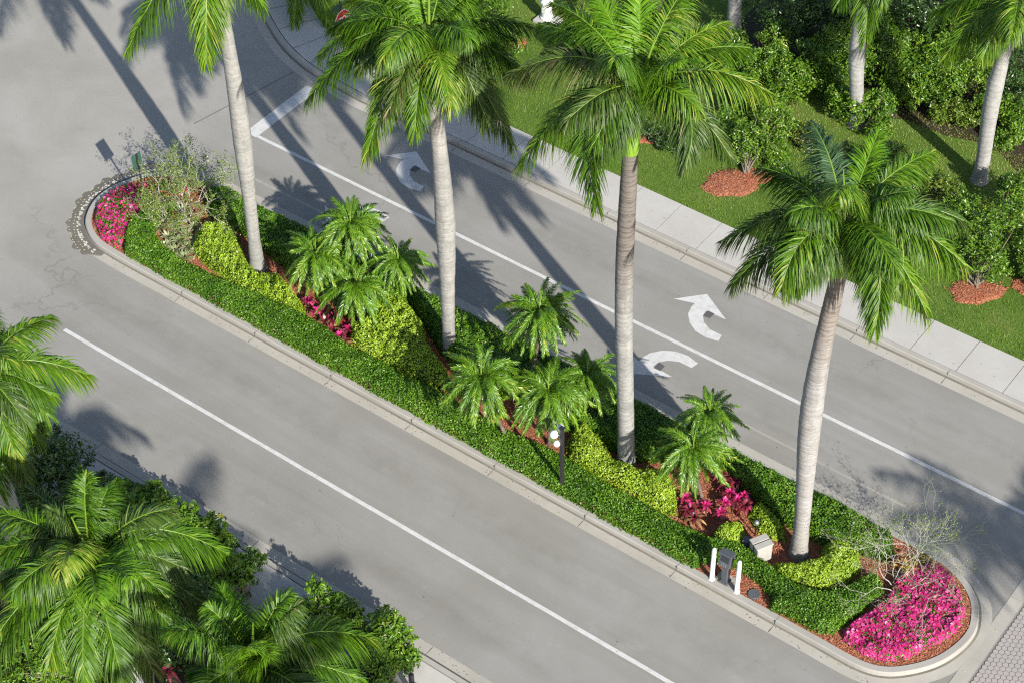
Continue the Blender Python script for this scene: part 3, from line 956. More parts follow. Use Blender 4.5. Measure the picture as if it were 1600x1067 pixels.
def royal(base, top_px, r, fronds, label, seed, tm, crown=None, height=None, prof=PROF, shaft_len=1.15, fills=4, group='royal palms', mat='frond', extra_dull=0, spear=True, lift=.30, bend=.15, leaf=.92, extra=0, tone=0.0, arc=(-.35, 3.5)):
    rng = np.random.default_rng(seed)
    b = G(*base, .10)
    # height at which the trunk's own line meets the surveyed top
    if height is None:
        zs = np.linspace(1, 22, 2101)
        cc = np.stack([np.full_like(zs, b[0]), np.full_like(zs, b[1]), zs - CAM_H], 1) @ AX
        py = 533.5 + cc[:, 1] / cc[:, 2] * FOCAL
        height = zs[np.argmin(abs(py - top_px[1]))] - .1
    top = G(*top_px, b[2] + height) if top_px[0] is not None else b + np.array([0, 0, height])
    e = empty('royal_palm', b, label, 'palm tree', group)
    s = np.linspace(0, 1, 90)
    ax = b + (top - b) * s[:, None]
    side = nrm(np.cross(top - b, [0, 1, 0]))
    ax = ax + side * (bend * rng.choice([-1, 1]) * np.sin(s * math.pi) * np.sin(s * 2.2))[:, None]
    rr = np.interp(s, *zip(*prof)) * r
    rr = rr * (1 + .012 * np.sin(s * height * 6.283 * 1.6) + rng.normal(0, .006, 90))
    m = Mesh()
    m.tube(ax, rr, 22)
    m.obj('trunk', TRUNKS[tm], e, b, True)
    dirn = nrm(ax[-1] - ax[-6])
    up = nrm(dirn + np.array([0, 0, 1.2]))
    cs = top + up * np.linspace(-.04, shaft_len, 16)[:, None]
    m = Mesh()
    m.tube(cs, np.interp(np.linspace(0, 1, 16), [0, .1, .35, .8, 1], [1.02, 1.12, 1.0, .6, .42]) * rr[-1], 16)
    m.obj('crownshaft', M['shaft'], e, b, True)
    P0 = cs[-1] if crown is None else tip_at(cs[-1], *crown, 0, 0)
    if spear:
        m = Mesh()
        st = P0 + nrm(up + rng.normal(0, .12, 3)) * 1.7
        m.tube(np.array([P0 - up * .3, P0 + (st - P0) * .5, st]), [.055, .04, .008], 6)
        m.obj('spear_leaf', M['rachis'], e, b, True)
    specs = list(fronds)
    for q in range(fills):
        a = 2.2 + rng.uniform(-1.3, 1.3)
        specs.append((None, P0 + np.array([math.cos(a), math.sin(a), 0]) * rng.uniform(2.6, 3.2) + np.array([0, 0, rng.uniform(-.6, 1.6)])))
    for q in range(extra):
        a = rng.uniform(*arc)
        rp = rng.uniform(105, 160)
        if 1.15 < a < 1.95 and arc[0] < 0: a += .9
        rel = (P0 - EYE) @ AX
        specs.append((800 - rel[0] / rel[2] * FOCAL + rp * math.cos(a), 533.5 + rel[1] / rel[2] * FOCAL + rp * .8 * math.sin(a), rng.uniform(-.5, .1), dict(mat=('frond_dull', 'frond')[q % 2], tone=-.12)))
    for i, f in enumerate(specs):
        if f[0] is None:
            tip, opt = f[1], {}
        else:
            tip = tip_at(P0, f[0], f[1], f[2] if len(f) > 2 else 0.0, 3.3)
            opt = f[3] if len(f) > 3 else {}
        L = np.linalg.norm(tip - P0)
        mm = opt.get('mat', mat)
        bs = P0 + nrm(tip - P0) * .06 - up * rng.uniform(.0, .25)
        fm = frond_mesh(bs, tip, rng, opt.get('lift', lift) * 1.22 * rng.uniform(.88, 1.12), leaf=opt.get('leaf', leaf) * min(1.0, .55 + L / 6.5), n=int(150 + L * 22), width=.030,
                        planes=opt.get('planes', .6), droop=opt.get('droop', (.45, 1.05)), rad=.024, start=.17, side=opt.get('side', 0.0), tone0=opt.get('tone', rng.normal(tone, .15)))
        o = fm.obj('frond', [M[mm], M['rachis']], e, b)
        if 'label' in opt: o['label'] = opt['label']
    return e


NEW = dict(mat='frond_new', lift=.15, planes=.5, droop=(.25, .7))
DULL = dict(mat='frond_dull')
BLUE = dict(mat='frond_blue')
P_T1 = [(0, .33), (.012, .28), (.04, .225), (.12, .19), (.28, .205), (.40, .26), (.49, .285), (.58, .265), (.75, .215), (1, .185)]
P_T2 = [(0, .25), (.012, .22), (.04, .195), (.12, .19), (.30, .225), (.42, .265), (.53, .295), (.63, .265), (.76, .225), (1, .19)]
P_T3 = [(0, .30), (.012, .275), (.04, .245), (.12, .23), (.3, .235), (.5, .24), (.7, .235), (.85, .22), (1, .20)]
P_T4 = [(0, .29), (.012, .265), (.04, .235), (.12, .21), (.27, .23), (.42, .28), (.52, .295), (.62, .28), (.70, .255), (.82, .225), (1, .195)]
royal((403, 420), (338, -32), 1, [(200, 78, 0), (322, 98, 0), (255, -40, 0), (410, 10, .3), (430, -70, .4), (280, -160, .2), (360, -200, .2), (440, -150, .3), (200, -60, 0), (350, -110, -.9), (385, -10, .6)],
      'royal palm with the leftmost median trunk, crown cut off by the top edge', 101, 0, prof=P_T1, fills=2)
royal((703, 553), (676, 132), 1, [
    (480, 158, -.1, dict(lift=.52)), (572, 246, -.2, dict(lift=.46)), (648, 205, -.6, dict(lift=.38)), (800, 226, -.1, dict(mat='frond_dull', lift=.42)), (765, 200, -.3, dict(mat='frond_dull', lift=.4)),
    (520, 95, .2, DULL), (545, 0, .3), (498, 88, .05, dict(lift=.46)), (515, 45, .1, dict(lift=.40)), (590, -40, .2), (650, -90, .2, NEW), (720, -80, .3), (800, -30, .3), (838, 45, .2), (825, 120, .1, DULL), (705, 165, -.7), (610, 170, -.5, DULL), (600, 90, -.8), (735, 60, -.7), (560, 60, -.3)],
      'royal palm with the second median trunk from the left, bushy crown near the stop line', 102, 1, crown=(669, 60), fills=3, extra=6, prof=P_T2)
royal((978, 722), (985, 236), 1, [
    (812, 258, -.1, dict(lift=.42)), (795, 118, .1, dict(mat='frond_dull', lift=.36)), (933, 322, -.3, dict(lift=.42, side=-1.3)), (1072, 258, -.4, dict(mat='frond_dull', lift=.40, side=1.2)), (1142, 246, -.1, dict(mat='frond_dull', lift=.4)),
    (1202, 145, 0, dict(lift=.38)), (1135, 35, .2), (1085, -35, .3), (925, -20, .3, NEW), (862, 5, .3), (885, 190, -.5, DULL), (1000, -40, .2, NEW), (960, 60, .8, BLUE), (1060, 95, -.6, NEW), (1168, 75, .2), (960, 95, -.8, dict(side=-.4)), (1045, 40, .6), (905, 75, .4, BLUE), (1090, 170, -.5)],
      'tallest royal palm at the middle of the median, dark brown band under its crown', 103, 2, crown=(998, 138), fills=3, extra=6, shaft_len=1.45, prof=P_T3)
royal((1247, 866), (1311, 426), 1, [
    (1146, 442, -.1, dict(lift=.40, mat='frond_dull')), (1130, 378, 0, dict(mat='frond_dull', lift=.36)), (1222, 448, -.5, dict(lift=.34, tone=.15, side=-.6)), (1368, 512, -.3, dict(lift=.36, tone=.12, side=.7)), (1450, 496, -.1, dict(lift=.42)),
    (1508, 415, 0, dict(lift=.36)), (1505, 345, .1, DULL), (1456, 238, .2, dict(lift=.28, tone=.1)), (1372, 208, .2, NEW), (1268, 192, .2, BLUE), (1190, 262, .2), (1335, 230, .5), (1420, 300, -.3), (1240, 330, -.5), (1310, 300, -.9), (1400, 420, -.6)],
      'royal palm with the rightmost leaning trunk on the median, crown spread over the sidewalk', 104, 3, crown=(1321, 348), extra=7, prof=P_T4, fills=3, bend=.22)
# lower-left pair and the one below the frame
royal((238, 1200), (150, 905), .28, [
    (-15, 915, 0), (-30, 800, .1), (75, 1040, -.4), (0, 985, -.2), (-30, 1060, -.2), (182, 748, .3, dict(mat='frond_new', lift=.2)), (362, 868, 0, dict(lift=.52)), (285, 1000, -.3), (262, 935, -.4, dict(lift=.4)), (40, 760, .3, DULL), (195, 1075, -.5),
    (330, 950, -.1, DULL), (120, 730, .4), (150, 930, -.9, NEW), (200, 900, -.8, NEW), (95, 890, -.8), (130, 1060, -.5), (170, 1040, -.3, DULL), (95, 800, .2, BLUE), (10, 850, .2, DULL), (240, 1050, -.2, DULL)],
      'big royal palm in the lower left corner, crown seen from above beside the near sidewalk', 105, 4, height=9.1, crown=(140, 868), fills=0, tone=-.14, extra=14, arc=(0, 6.28))
royal((60, 950), (-40, 600), .29, [
    (80, 496, .1, dict(lift=.30, tone=.12)), (137, 585, 0, dict(lift=.34, tone=.15)), (25, 712, -.3, dict(lift=.4, tone=.1)), (60, 690, -.2, dict(lift=.42)), (-20, 470, .2), (-120, 500, .1), (-160, 640, 0), (-80, 730, -.3), (40, 745, -.1, DULL), (0, 770, -.2), (-40, 770, -.3, DULL), (75, 650, -.1), (10, 560, -.8), (-60, 560, -.7)],
      'royal palm at the left edge with two fronds reaching over the single lane', 106, 4, height=9.6, crown=(-35, 575), fills=0, extra=6, arc=(.3, 2.2))
royal((480, 1370), (398, 1080), .29, [
    (345, 915, .3, NEW), (590, 1000, .1, dict(lift=.45)), (560, 1060, 0), (480, 1150, -.3), (300, 1050, 0), (290, 1120, 0), (400, 1180, -.4), (440, 960, .3, DULL), (385, 1010, -.8, NEW), (420, 1020, -.5, NEW), (340, 1010, -.2), (530, 1110, -.1), (300, 1090, -.2)],
      'royal palm at the bottom edge whose pale fan of new fronds faces the camera', 107, 4, height=8.8, crown=(395, 1040), fills=0, tone=-.1, extra=9, arc=(0, 6.28))
# palms on the far lawn
royal((1146, 75), (1152, -330), .26, [(1100, -520, 0), (1300, -420, 0), (1000, -400, 0), (1250, -250, 0), (1060, -260, 0), (1180, -560, .3)], 'far royal palm whose bare trunk foot meets the top edge behind the tallest crown', 108, 4, fills=2)
royal((1337, 196), (1352, -15), .25, [
    (1352, 62, -.2, dict(lift=.45)), (1270, -60, 0), (1440, -60, 0), (1300, -150, .3), (1400, -150, .3), (1380, 0, -.4), (1310, 5, -.2), (1240, -110, .1), (1470, -120, .1)], 'far royal palm rising from a bush, one frond hanging down its trunk', 109, 4, fills=2, crown=(1355, -70))
royal((1530, 283), (1582, 42), .25, [
    (1476, 92, -.1, dict(lift=.42)), (1535, 92, -.4, dict(lift=.4, tone=.15)), (1500, -10, .1), (1650, 90, -.1), (1640, 0, 0), (1560, -90, .3), (1620, -90, .3), (1580, 60, -.7), (1460, 20, .1), (1700, 40, 0)], 'far royal palm in the upper right corner, leaning trunk with two fronds hanging', 110, 4, fills=2, crown=(1592, -12))
royal((530, 300), (470, -75), .27, [(462, 36, -.2, dict(lift=.42)), (510, 42, -.3, dict(lift=.42)), (560, -60, 0), (400, -90, 0), (470, -230, .2), (540, -200, .2), (380, -180, .1)], 'royal palm behind the stop sign, only its lowest fronds dipping into view', 111, 4, height=8.0, fills=2) if False else None
royal((545, 22), (505, -235), .25, [(462, 38, -.3, dict(lift=.5)), (505, 44, -.4, dict(lift=.5)), (590, -120, 0), (400, -180, 0), (480, -330, .2), (560, -300, .2), (400, -270, .1)], 'royal palm behind the stop sign, only its lowest frond tips dipping into view', 111, 4, fills=2, crown=(500, -190)) if False else None


def low_frond_palm():
    """young palm past the street corner: only drooping tips enter the frame at the top"""
    return royal((505, -30), (487, -150), .2, [(460, 34, -.3, dict(lift=.5)), (512, 38, -.3, dict(lift=.5)), (560, -30, -.2), (400, -100, 0), (430, -190, .2), (530, -200, .2), (590, -100, .1)],
                 'short palm past the street corner with drooping frond tips near the stop sign', 111, 4, fills=1, shaft_len=.8, crown=(480, -95))


low_frond_palm()
# palms further along the row whose shade falls across the right end of the road
for (x, y, h, sd, lb) in ((*(G(300, 892)[:2] + 34.1 * np.array([.911, -.412])), 19.0, 124, 'tall palm far past the lower right edge, next to the tallest one'), (*(G(95, 775)[:2] + 34.1 * np.array([.911, -.412])), 19.0, 125, 'tall palm far past the lower right edge, nearest the street corner'), (9.5, 26.7, 11.0, 121, 'royal palm further along the median row past the pavers'), (13.7, 30.0, 11.0, 122, 'royal palm beyond the pavers on the far side of the row'), (7.1, 7.4, 19.0, 123, 'very tall palm past the lower right edge')):
    a = np.arange(14) / 14 * 6.283 + sd
    bb = np.array([x, y, .1])
    rel = (bb - EYE) @ AX
    bpx = (800 - rel[0] / rel[2] * FOCAL, 533.5 + rel[1] / rel[2] * FOCAL)
    royal(bpx, (None, 0), .285, [], lb, sd, 4, height=h, fills=0)
    e = [o for o in COL.objects if o.name.startswith('royal_palm') and o.type == 'EMPTY'][-1]
    rng = np.random.default_rng(sd)
    P0 = np.array([0, 0, h + 1.1])
    rad_ = 2.2 if h > 15 else 3.1
    for k in a:
        t = P0 + np.array([math.cos(k) * rad_, math.sin(k) * rad_, rng.uniform(-1.6, 1.6)])
        frond_mesh(P0, t, rng, .34, .85, 120, .042, rad=.034).obj('frond', [M['frond'], M['rachis']], e, (0, 0, 0))

# pygmy date palms
DATE_EL = (.92, .70, .48, .28, .10, -.08, -.28, -.50)
DATE_FRONDS = []
for v in range(24):
    rng = np.random.default_rng(300 + v)
    el = DATE_EL[v % 8] + rng.normal(0, .06)
    t = np.array([math.cos(el), rng.normal(0, .10), math.sin(el) - .85 * math.cos(el)])
    t = nrm(t) * (.80 if v % 8 == 0 else .95 if v % 8 == 1 else 1.08 if v % 8 < 6 else .92) * rng.uniform(.93, 1.07)
    fm = frond_mesh((0, 0, 0), t, rng, .44 if v % 8 else .34, leaf=.165 + .03 * rng.random(), n=120, width=.0135, planes=.7, droop=(.1, .6), sweep_=(58, 34), start=.10, rad=.008, base_len=.55, tone0=rng.normal(0, .12) - (.1 if v % 8 > 5 else 0))
    me = fm.obj('frond', [M['date'], M['rachis']])
    DATE_FRONDS.append(me.data)
    bpy.data.objects.remove(me)


def date_palm(base, head, z, label, group, seed, n=92, scale=1.16):
    rng = np.random.default_rng(seed)
    b = G(*base, .11)
    h = G(*head, z + .12)
    e = empty('pygmy_date_palm', b, label, 'palm', group)
    m = Mesh()
    s = np.linspace(0, 1, 26)
    mid = (b + h) / 2 + np.array([rng.normal(0, .08), rng.normal(0, .08), 0]) + (h - b) * np.array([.12, .12, -.02])
    C = ((1 - s) ** 2)[:, None] * b + (2 * s * (1 - s))[:, None] * mid + (s ** 2)[:, None] * h
    m.tube(C, .055 + .012 * np.sin(s * 60) + .03 * (s < .06) + .025 * (s > .85), 9)
    m.obj('trunk', M['date_trunk'], e, b, True)
    m = Mesh()
    m.tube(np.array([h - [0, 0, .05], h + [0, 0, .35], h + [.02, .03, .75]]), [.035, .02, .005], 6)
    m.obj('spear_leaf', M['rachis'], e, b, True)
    for i in range(n):
        q = i / n
        v = min(7, int(8 * q ** .92))
        o = bpy.data.objects.new('frond', DATE_FRONDS[v + 8 * int(rng.integers(0, 3))])
        COL.objects.link(o)
        o.parent = e
        o.location = Vector(h - b) + Vector((0, 0, rng.uniform(-.03, .08)))
        o.rotation_euler = (rng.normal(0, .16), rng.normal(0, .14), i * 2.39996 + rng.normal(0, .25))
        sc = scale * rng.uniform(.88, 1.12)
        o.scale = (sc, sc, sc * rng.uniform(.9, 1.1))
    return e


gA, gB, gC = 'pygmy date palms in the left clump', 'pygmy date palms in the middle clump', 'pygmy date palms in the right clump'
date_palm((553, 445), (548, 352), 2.5, 'pygmy date palm at the back of the left clump, tallest of its four crowns', gA, 401)
date_palm((538, 468), (494, 400), 1.85, 'pygmy date palm leaning left in the left clump, nearest the leftmost royal trunk', gA, 402)
date_palm((592, 474), (622, 408), 1.8, 'smaller pygmy date palm leaning right in the left clump, nearest the second royal trunk', gA, 403, 74, .98)
date_palm((560, 494), (556, 448), 1.25, 'lowest pygmy date palm of the left clump, in front above the pink cordylines', gA, 404)
date_palm((826, 600), (843, 490), 3.0, 'pygmy date palm at the back of the middle clump, crown in front of the road', gB, 405, 92)
date_palm((796, 690), (752, 590), 2.55, 'pygmy date palm leaning left over the green hedge in the middle clump', gB, 406, 94)
date_palm((858, 694), (857, 612), 2.2, 'fullest pygmy date palm of the middle clump, just left of the lamp post', gB, 407, 100, 1.2)
date_palm((888, 655), (918, 585), 1.9, 'slim pygmy date palm right of the middle clump, close to the third royal trunk', gB, 408, 66, 1.05)
date_palm((1112, 738), (1108, 648), 2.4, 'upright pygmy date palm at the back of the right clump', gC, 409, 70, .98)
date_palm((1099, 784), (1083, 702), 2.25, 'drooping pygmy date palm at the front of the right clump above the cordylines', gC, 410, 92, 1.1)


# ------------------------------------------------------------------ rosette plants
def rosette(name, rng, n, L, w, mats, up=(.3, 1.25), stem=0.0, droop=.55):
    m = Mesh()
    if stem:
        m.tube(np.array([[0, 0, 0], [rng.normal(0, .03), rng.normal(0, .03), stem * .6], [0, 0, stem]]), .016, 5, len(mats))
    for i in range(n):
        q = i / n
        a = i * 2.39996 + rng.normal(0, .2)
        el = up[1] + (up[0] - up[1]) * q + rng.normal(0, .12)
        l = L * rng.uniform(.75, 1.15) * (.65 + .35 * q)
        d = np.array([math.cos(a) * math.cos(el), math.sin(a) * math.cos(el), math.sin(el)])
        sd = np.array([-math.sin(a), math.cos(a), 0])
        V = []
        for s, ww in ((0, .45), (.3, .95), (.62, 1), (.86, .6), (1, .06)):
            p = np.array([0, 0, stem]) + d * l * s + np.array([0, 0, -1]) * droop * l * s * s * (.5 + q)
            V += [p - sd * w * ww / 2, p + sd * w * ww / 2]
        F = [[2 * k, 2 * k + 1, 2 * k + 3, 2 * k + 2] for k in range(4)]
        mi = 0 if len(mats) == 1 else (0 if q < .45 + rng.normal(0, .1) else 1)
        m.add(V, F, mi, np.clip(rng.normal(.55, .25), 0, 1))
    return m


ORD = ['first', 'second', 'third', 'fourth', 'fifth', 'sixth', 'seventh', 'eighth', 'ninth', 'tenth', 'eleventh', 'twelfth', 'thirteenth', 'fourteenth', 'fifteenth', 'sixteenth']


def plant_row(name, cat, spots, maker, where, group, lookz):
    for k, s in enumerate(sorted(spots, key=lambda s: s[0])):
        rng = np.random.default_rng(int(s[0] * 7 + s[1]))
        p = G(s[0], s[1], .125 + lookz)
        p[2] = .125
        m, mats, look = maker(s, rng)
        o = m.obj(name, mats)
        o.location = p
        o.rotation_euler.z = rng.uniform(0, 6.28)
        tag(o, f'{look} {where.format(ORD[k])}', cat, group)


def mk_cordy(s, rng):
    kind = s[2]
    if kind == 'p':
        return rosette('c', rng, 26, .36, .07, [1, 2], stem=.28), [M['cordy_pink'], M['cordy_dark'], M['twig_brown']], 'bright magenta cordyline,'
    if kind == 'b':
        return rosette('c', rng, 26, .44, .075, [1, 2], stem=.2, up=(.1, 1.2)), [M['cordy_dark'], M['cordy_bronze'], M['twig_brown']], 'bronze red cordyline,'
    return rosette('c', rng, 24, .42, .08, [1], stem=.26), [M['cordy_dark'], M['twig_brown']], 'dark red cordyline,'


plant_row('cordyline', 'cordyline', [(481, 468, 'p'), (496, 484, 'p'), (508, 497, 'b'), (518, 510, 'b'), (512, 484, 'd'), (528, 496, 'd'), (530, 522, 'p'), (546, 512, 'p'), (538, 530, 'b'), (552, 498, 'd')],
          mk_cordy, '{} from the left in the clump left of the broad chartreuse mound', 'cordylines in the left clump', .35)
plant_row('cordyline', 'cordyline', [(1070, 776, 'p'), (1078, 792, 'd'), (1092, 786, 'b'), (1086, 804, 'b'), (1103, 788, 'p'), (1127, 738, 'd'), (1146, 730, 'd'), (1136, 752, 'd'), (1152, 748, 'd'), (1140, 768, 'p'), (1152, 778, 'p'), (1163, 772, 'p'), (1166, 786, 'd'), (1126, 798, 'p'), (1134, 782, 'p')],
          mk_cordy, '{} from the left in the clump by the right date palms', 'cordylines in the right clump', .35)
mk_brom = lambda s, rng: (rosette('b', rng, 26, .46, .07, [1], up=(.25, 1.15), droop=.35), [M['brom']], 'grey green bromeliad,')
plant_row('bromeliad', 'bromeliad', [(250, 352), (262, 366), (257, 380), (275, 352), (278, 372), (272, 388), (290, 362), (292, 382), (303, 352), (306, 372), (318, 360), (328, 350), (288, 398), (305, 390), (268, 398)],
          mk_brom, '{} from the left under the left twiggy shrub', 'bromeliads at the left end of the median', .15)


# ------------------------------------------------------------------ bushes
def bush(name, base, blobs, n, leaf, mat, label, cat, seed, group=None, twigs=26, clusters=34, aspect=.48, twig_mat='bark', spread=.75, flower=None, fill=.35, trunk_r=.028):
    """blobs = (px, py, z, radius): leafy lobes about a common base"""
    rng = np.random.default_rng(seed)
    C = np.array([G(px, py, z) for px, py, z, r in blobs])
    R = np.array([b[3] for b in blobs])
    b = np.array([*(C[:, :2].mean(0) if base is None else G(*base)[:2]), .12])
    e = empty(name, b, label, cat, group)
    w = R ** 2 / (R ** 2).sum()
    m, tw = Mesh(), Mesh()
    nc = clusters * len(blobs)
    bi = rng.choice(len(blobs), nc, p=w)
    d = nrm(rng.normal(0, 1, (nc, 3)) + [0, 0, .35])
    cc = C[bi] + d * (R[bi] * rng.uniform(.55, 1.05, nc))[:, None]
    cc[:, 2] = np.maximum(cc[:, 2], .2)
    cr = R[bi] * rng.uniform(.16, .32, nc)
    ci = rng.integers(0, nc, n)
    off = nrm(rng.normal(0, 1, (n, 3))) * (rng.random(n) ** .5 * cr[ci])[:, None]
    pos = cc[ci] + off
    out = nrm(d[ci] * .8 + nrm(off) * .5 + [0, 0, .55])
    k = rng.random(n) < fill
    pos[k] = C[bi[ci[k]]] + nrm(rng.normal(0, 1, (k.sum(), 3))) * (rng.random(k.sum()) ** .4 * R[bi[ci[k]]] * .9)[:, None]
    pos[:, 2] = np.maximum(pos[:, 2], .16)
    ct = rng.normal(0, .16, nc)
    tone = np.clip(rng.normal(.42, .2, n) + ct[ci], 0, 1)
    leaves_at(m, pos, out, leaf, rng, spread, aspect, 0, tone, .1)
    m.obj('foliage', M[mat], e, b)
    for i in rng.choice(nc, min(twigs, nc), replace=False):
        p1 = cc[i]
        mid = b + (p1 - b) * .5 + rng.normal(0, .10, 3) + [0, 0, .1]
        s = np.linspace(0, 1, 7)[:, None]
        P = (1 - s) ** 2 * (b + rng.normal(0, .05, 3) * [1, 1, 0]) + 2 * s * (1 - s) * mid + s * s * p1
        tw.tube(P, np.linspace(trunk_r, .006, 7), 5, 0, False)
    tw.obj('stems', M[twig_mat], e, b)
    if flower:
        f = Mesh()
        c = G(*flower)
        for q in range(6):
            a = q * 1.047
            f.add([c, c + [math.cos(a - .4) * .06, math.sin(a - .4) * .06, .03], c + [math.cos(a) * .085, math.sin(a) * .085, .02], c + [math.cos(a + .4) * .06, math.sin(a + .4) * .06, .03]], [[0, 1, 2, 3]])
        fo = f.obj('flower', plain('yellow_petal', (.80, .68, .03), .5, .3), e, b)
        fo['label'] = 'single yellow flower at the bush tip'
    return e


LAWN_G, NEAR_G, BACK_G = 'glossy shrubs on the far lawn', 'broad leaved shrubs by the near sidewalk', 'shrubs of the thicket at the back'
bush('shrub', (1165, 278), [(1165, 225, .9, .75), (1205, 195, 1.1, .8), (1140, 190, 1.0, .6), (1215, 245, .7, .55), (1175, 165, 1.0, .6)], 9000, .11, 'bush', 'dark glossy shrub over a red mulch patch, left of the rightmost median crown', 'shrub', 501, LAWN_G)
bush('shrub', (1525, 455), [(1530, 370, 1.1, .85), (1500, 330, 1.1, .7), (1575, 350, 1.1, .85), (1545, 410, .9, .7), (1590, 300, 1.0, .7), (1500, 395, .9, .5)], 12000, .11, 'bush', 'full round glossy shrub at the right edge over a ring of red mulch', 'shrub', 502, LAWN_G)
bush('shrub', (1600, 448), [(1625, 390, 1.0, .9), (1615, 420, .7, .5)], 3000, .11, 'bush', 'shrub cut by the right edge beside the second ring of red mulch', 'shrub', 503, LAWN_G)
bush('shrub', (1340, 205), [(1335, 165, .9, .7), (1375, 165, .9, .6), (1310, 155, .9, .5), (1375, 205, .5, .5)], 6500, .11, 'bush', 'leafy shrub wrapped round the foot of the far palm with the hanging frond', 'shrub', 504, LAWN_G)
bush('shrub', (1262, 240), [(1262, 215, .5, .45), (1245, 205, .5, .35)], 2200, .09, 'bush_lime', 'small lime green shrub right of the mulch patch under the tallest palm', 'shrub', 505, LAWN_G)
bush('shrub', (1468, 315), [(1465, 290, .5, .5), (1490, 300, .5, .4), (1440, 300, .4, .35)], 3000, .09, 'bush_lime', 'lime green shrub at the foot of the far upper right palm', 'shrub', 506, LAWN_G)
bush('shrub', (1425, 330), [(1425, 310, .5, .5), (1385, 300, .5, .5)], 2200, .10, 'bush_dark', 'low dark shrub behind the rightmost median crown', 'shrub', 507, LAWN_G)
back = [((1230, 140), [(1235, 130, .9, .7), (1210, 100, 1.2, .6), (1260, 120, .9, .45)], 'bush', 'bright leafy shrub at the front of the thicket, right of the tallest crown', 4500),
        ((1320, 120), [(1310, 95, 1.3, .95), (1275, 85, 1.4, .6), (1300, 130, .8, .6)], 'bush', 'tall leafy shrub of the thicket left of the hanging frond palm', 7500),
        ((1400, 125), [(1390, 100, 1.2, .8), (1415, 75, 1.4, .6), (1400, 135, .7, .5)], 'bush', 'leafy thicket shrub just right of the hanging frond palm', 6000),
        ((1260, 40), [(1230, 20, 1.8, 1.0), (1290, 20, 1.8, 1.0), (1190, 10, 1.5, .8)], 'bush_dark', 'dark shrub in the thicket along the top edge, right of the bare palm foot', 6500),
        ((1440, 60), [(1430, 30, 1.7, 1.0), (1380, 10, 2.0, 1.0), (1470, 65, 1.2, .6)], 'bush_dark', 'dark shrub in the thicket at the top edge between two far palms', 6500),
        ((1500, 135), [(1480, 130, 1.0, .7), (1520, 105, 1.2, .7), (1455, 140, .7, .5)], 'bush', 'loose shrub of the thicket left of the upper right palm trunk', 4200),
        ((1500, 175), [(1490, 175, .5, .5), (1525, 180, .5, .45), (1465, 178, .4, .35)], 'bush_lime', 'low pale green shrub on the lawn edge left of the upper right palm trunk', 2600),
        ((1580, 130), [(1585, 110, 1.2, .9), (1550, 80, 1.3, .6), (1600, 170, .8, .6)], 'bush_dark', 'dark twiggy shrub at the right edge behind the upper right palm', 4200),
        ((1540, 30), [(1530, 20, 2.0, 1.1), (1600, 20, 2.0, 1.1)], 'bush_dark', 'dark thicket shrub in the top right corner', 5000),
        ((1340, 30), [(1335, 20, 1.8, 1.0), (1310, -20, 2.0, 1.0)], 'bush_dark', 'dark shrub at the top edge behind the hanging frond palm', 5000),
        ((1190, 120), [(1190, 105, 1.0, .7), (1165, 140, .8, .5), (1215, 60, 1.3, .6)], 'bush', 'leafy thicket shrub between the tallest crown and the dark twigs', 5000),
        ((1440, 150), [(1440, 120, 1.0, .7), (1455, 95, 1.2, .6), (1425, 150, .5, .5)], 'bush', 'leafy thicket shrub left of the loose shrub by the upper right palm', 5000),
        ((1555, 190), [(1550, 165, .9, .6), (1590, 185, .8, .6), (1575, 215, .5, .5)], 'bush', 'leafy thicket shrub right of the upper right palm trunk', 4500),
        ((1360, 60), [(1360, 45, 1.7, .9), (1330, 70, 1.4, .6)], 'bush', 'tall bright thicket shrub hidden partly by the hanging frond', 5500),
        ((1500, 80), [(1500, 60, 1.6, .9), (1460, 90, 1.3, .6)], 'bush', 'tall thicket shrub below the left hanging frond of the upper right palm', 5500),
        ((1150, 90), [(1150, 70, .9, .5), (1165, 105, .7, .4), (1130, 100, .7, .45)], 'bush', 'shrub at the foot of the bare far palm trunk by the top edge', 2400)]
for i, (b, bl, mt, lb, n) in enumerate(back):
    bush('shrub', b, [(q[0], q[1], q[2], q[3] * 1.15) for q in bl], int(n * 1.25), .105, mt, lb, 'shrub', 520 + i, BACK_G, 40, 34, twig_mat='twig_brown', trunk_r=.02)
bush('shrub', (770, 75), [(770, 45, .9, .7), (735, 70, .7, .5), (800, 70, .7, .5)], 5000, .10, 'bush', 'bright shrub showing behind the right side of the second palm crown', 'shrub', 540, LAWN_G)
bush('shrub', (700, 105), [(700, 90, .5, .45), (675, 92, .5, .4)], 2000, .09, 'bush_lime', 'small shrub behind the second palm crown among orange mulch', 'shrub', 541, LAWN_G)
bush('shrub', (915, 110), [(915, 75, 1.0, .75), (945, 95, .8, .6), (890, 100, .6, .5)], 5000, .11, 'bush_dark', 'dark blue green shrub in the gap between the second and tallest crowns', 'shrub', 542, LAWN_G)
bush('shrub', (925, 40), [(925, 15, .8, .6), (955, 25, .7, .5)], 2600, .08, 'bush_lime', 'light leafy shrub at the top edge right of the white pedestal', 'shrub', 543, LAWN_G)
bush('shrub', (1020, 225), [(1020, 205, .4, .45), (1045, 222, .4, .4)], 2000, .09, 'bush_dark', 'low dark shrub on mulch just right of the tallest palm trunk', 'shrub', 544, LAWN_G)
bush('shrub', (730, 25), [(720, 10, 1.0, .8), (770, 5, 1.0, .8)], 4000, .10, 'bush', 'leafy shrub at the top edge behind the second palm crown', 'shrub', 545, LAWN_G)

